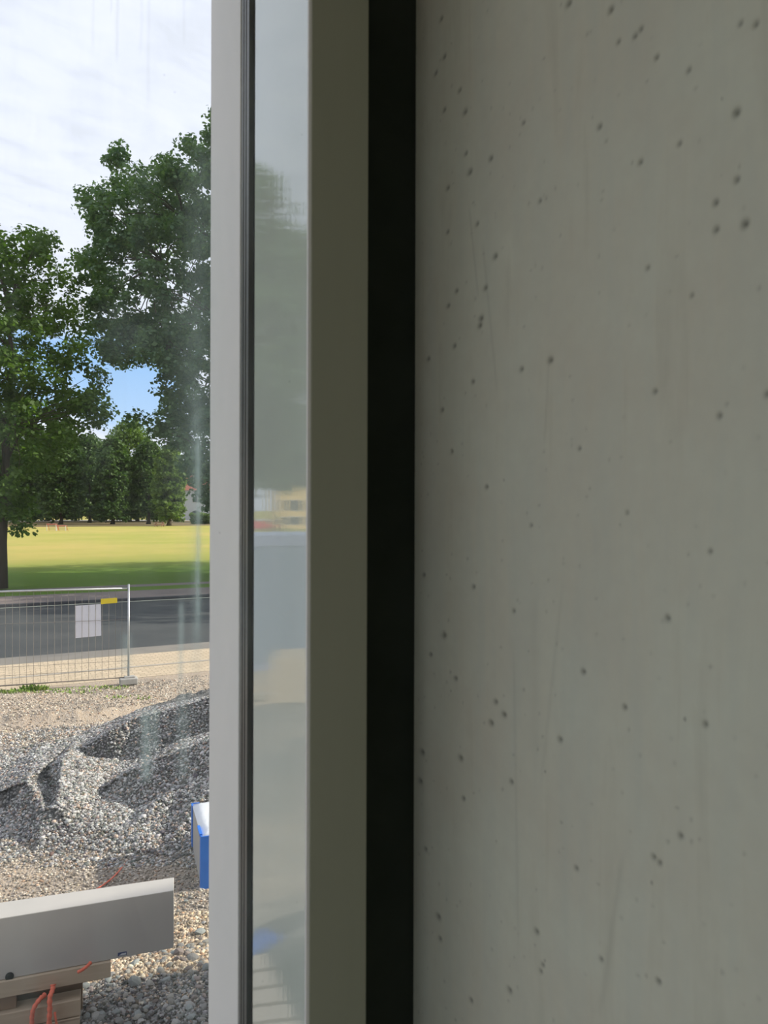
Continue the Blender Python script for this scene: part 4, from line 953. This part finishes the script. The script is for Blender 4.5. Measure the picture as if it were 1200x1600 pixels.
# yellow house, mirrored
yh = mir(470, 800, 135.)[:2]; yv = mir(490, 800, 135.)[:2] - yh
house('yellow_house', 'yellow rendered house mirrored in the glossy panel', *(yh + yv / np.linalg.norm(yv) * 8), yv, 12.5, 5, 8.4, 10.4, MAT['yellow_wall'], MAT['tiles'], [(-8.5, 3.2, 3.0, 1.6), (-4, 3.2, 1.4, 1.6), (0.5, 3.2, 1.8, 1.6), (-8.5, .8, 3.4, 1.2), (4, .8, 1.8, 1.6)])
for (xp, yt, D, w, lab) in ((384, 262, 46., 3.4, 'tallest garden tree, near left in the mirror image'), (432, 345, 60., 4.2, 'garden tree in the middle of the mirror image'), (500, 345, 62, 4.2, 'garden tree at the right of the mirror image'), (340, 330, 74, 5.5, 'garden tree at the left end of the mirrored row')):
    p = mir(xp, yt, D); round_tree('garden_tree', lab + ', left of the window', p[:2], p[2], w, 4.6, 170, 50, .5, MAT['leaf_oak'], .3, 'trees mirrored in the glossy panel', 1.5, 8)
# red car far off in the mirror image is only a small streak: a parked car
p = mir(402, 816, 120.); pv = mir(408, 816, 120.) - p; cdir = pv[:2] / np.linalg.norm(pv[:2])
car = empty('parked_car', (p[0], p[1], .05)); tag(car, 'distant red parked car, a small streak in the mirror image', 'car')
vv = np.array([-cdir[1], cdir[0]]); m = MB()
prof = [(-2.1, .35), (2.1, .35), (2.15, .8), (1.3, .92), (.7, 1.42), (-.9, 1.45), (-1.6, .95), (-2.15, .85)]
b_ = len(m.v)
for s_ in (-.85, .85):
    for (x_, z_) in prof: m.v.append((*(p[:2] + cdir * x_ + vv * s_), z_))
k8 = len(prof); m.f = [tuple(range(k8)), tuple(range(2 * k8 - 1, k8 - 1, -1))] + [(i, (i + 1) % k8, (i + 1) % k8 + k8, i + k8) for i in range(k8)]
m.build('body', M_noise('car_red', (0.6, 0.03, 0.05), (0.55, 0.03, 0.05), 3, .3), car, bevel=.05)
for sx in (-1.35, 1.35):
    for s_ in (-.85, .85): q = p[:2] + cdir * sx + vv * s_; MB().tube([(*(q - vv * .1), .37), (*(q + vv * .1), .37)], .32, 14).build('wheel', MAT['gasket'], car)
# plank stack and blue tarpaulin mirrored low down
base = [mir(x, y, (EYE - .12) * F / (y - HZ)) for (x, y) in ((380, 1512), (470, 1610))]
for k in range(7):
    y = 1496 + k * 26; yl, yr = y + 6, y - 6; xr = 416 + k * 13; zt = .14
    def gm(xp, yp): return mir(xp, yp, (EYE - zt) * F / (yp - HZ))[:2]
    q = [gm(330, yl + 4), gm(xr, yr), gm(xr + 9, yr + 21), gm(330, yl + 25)]
    o = MB().box([(*p_, .09) for p_ in q] + [(*p_, zt) for p_ in q]).build('board', MAT['wood_pale'], bevel=.003)
    tag(o, ('', 'shortest', 'second shortest', 'middle', 'third longest', 'second longest', 'longest')[k] + ' pale plank of the flat row mirrored in the glossy panel' if 0 < k else 'farthest, very short pale plank mirrored in the glossy panel', 'plank', 'planks mirrored in the glossy panel')
for xq in (350, 400):
    q = [mir(xq, 1500, (EYE - .045) * F / 705)[:2], mir(xq + 12, 1500, (EYE - .045) * F / 705)[:2], mir(xq + 12, 1680, (EYE - .045) * F / 885)[:2], mir(xq, 1680, (EYE - .045) * F / 885)[:2]]
    o = MB().box([(*p_, -.02) for p_ in q] + [(*p_, .09) for p_ in q]).build('bearer', MAT['wood_dark']); tag(o, ('far' if xq == 350 else 'near') + ' dark bearer timber under the mirrored planks', 'timber', 'bearers under the mirrored planks')
c = mir(405, 1476, EYE * F / 681.)
nb = 12; v = []; f = []
for i in range(nb):
    for j in range(nb):
        u_, w_ = i / (nb - 1) - .5, j / (nb - 1) - .5; r_ = 1 - 4 * max(u_ * u_, w_ * w_)
        v.append((c[0] + u_ * .34, c[1] + w_ * .22, .0 + max(0, r_) ** .5 * .07 + .02 * math.sin(i * 2.1 + j * 1.7)))
f = [(i * nb + j, (i + 1) * nb + j, (i + 1) * nb + j + 1, i * nb + j + 1) for i in range(nb - 1) for j in range(nb - 1)]
o = mesh_obj('tarpaulin', v, f, MAT['blue'], smooth=True); tag(o, 'crumpled blue tarpaulin on the ground, mirrored in the glossy panel', 'tarpaulin')
# crate pile before the container
q0 = mir(430, 1088, EYE * F / 293.)[:2]; q1 = mir(500, 1088, EYE * F / 293.)[:2]; uq = (q1 - q0) / np.linalg.norm(q1 - q0)
o = MB().ob((q0 + q1) / 2 + uq * .35, uq, np.linalg.norm(q1 - q0) / 2 + .35, .0, .78, .5).build('plank_crate', MAT['wood'], bevel=.01); tag(o, 'tan timber crate before the container, mirrored in the glossy panel', 'crate')
# thin pale kerb of concrete before it
q0 = mir(340, 1098, EYE * F / 303.)[:2]; q1 = mir(560, 1084, EYE * F / 289.)[:2]
o = MB().ob((q0 + q1) / 2, q1 - q0, np.linalg.norm(q1 - q0) / 2, .0, .12, .06).build('concrete_edging', MAT['kerb'], bevel=.01); tag(o, 'pale concrete edging before the container, mirrored in the glossy panel', 'edging')
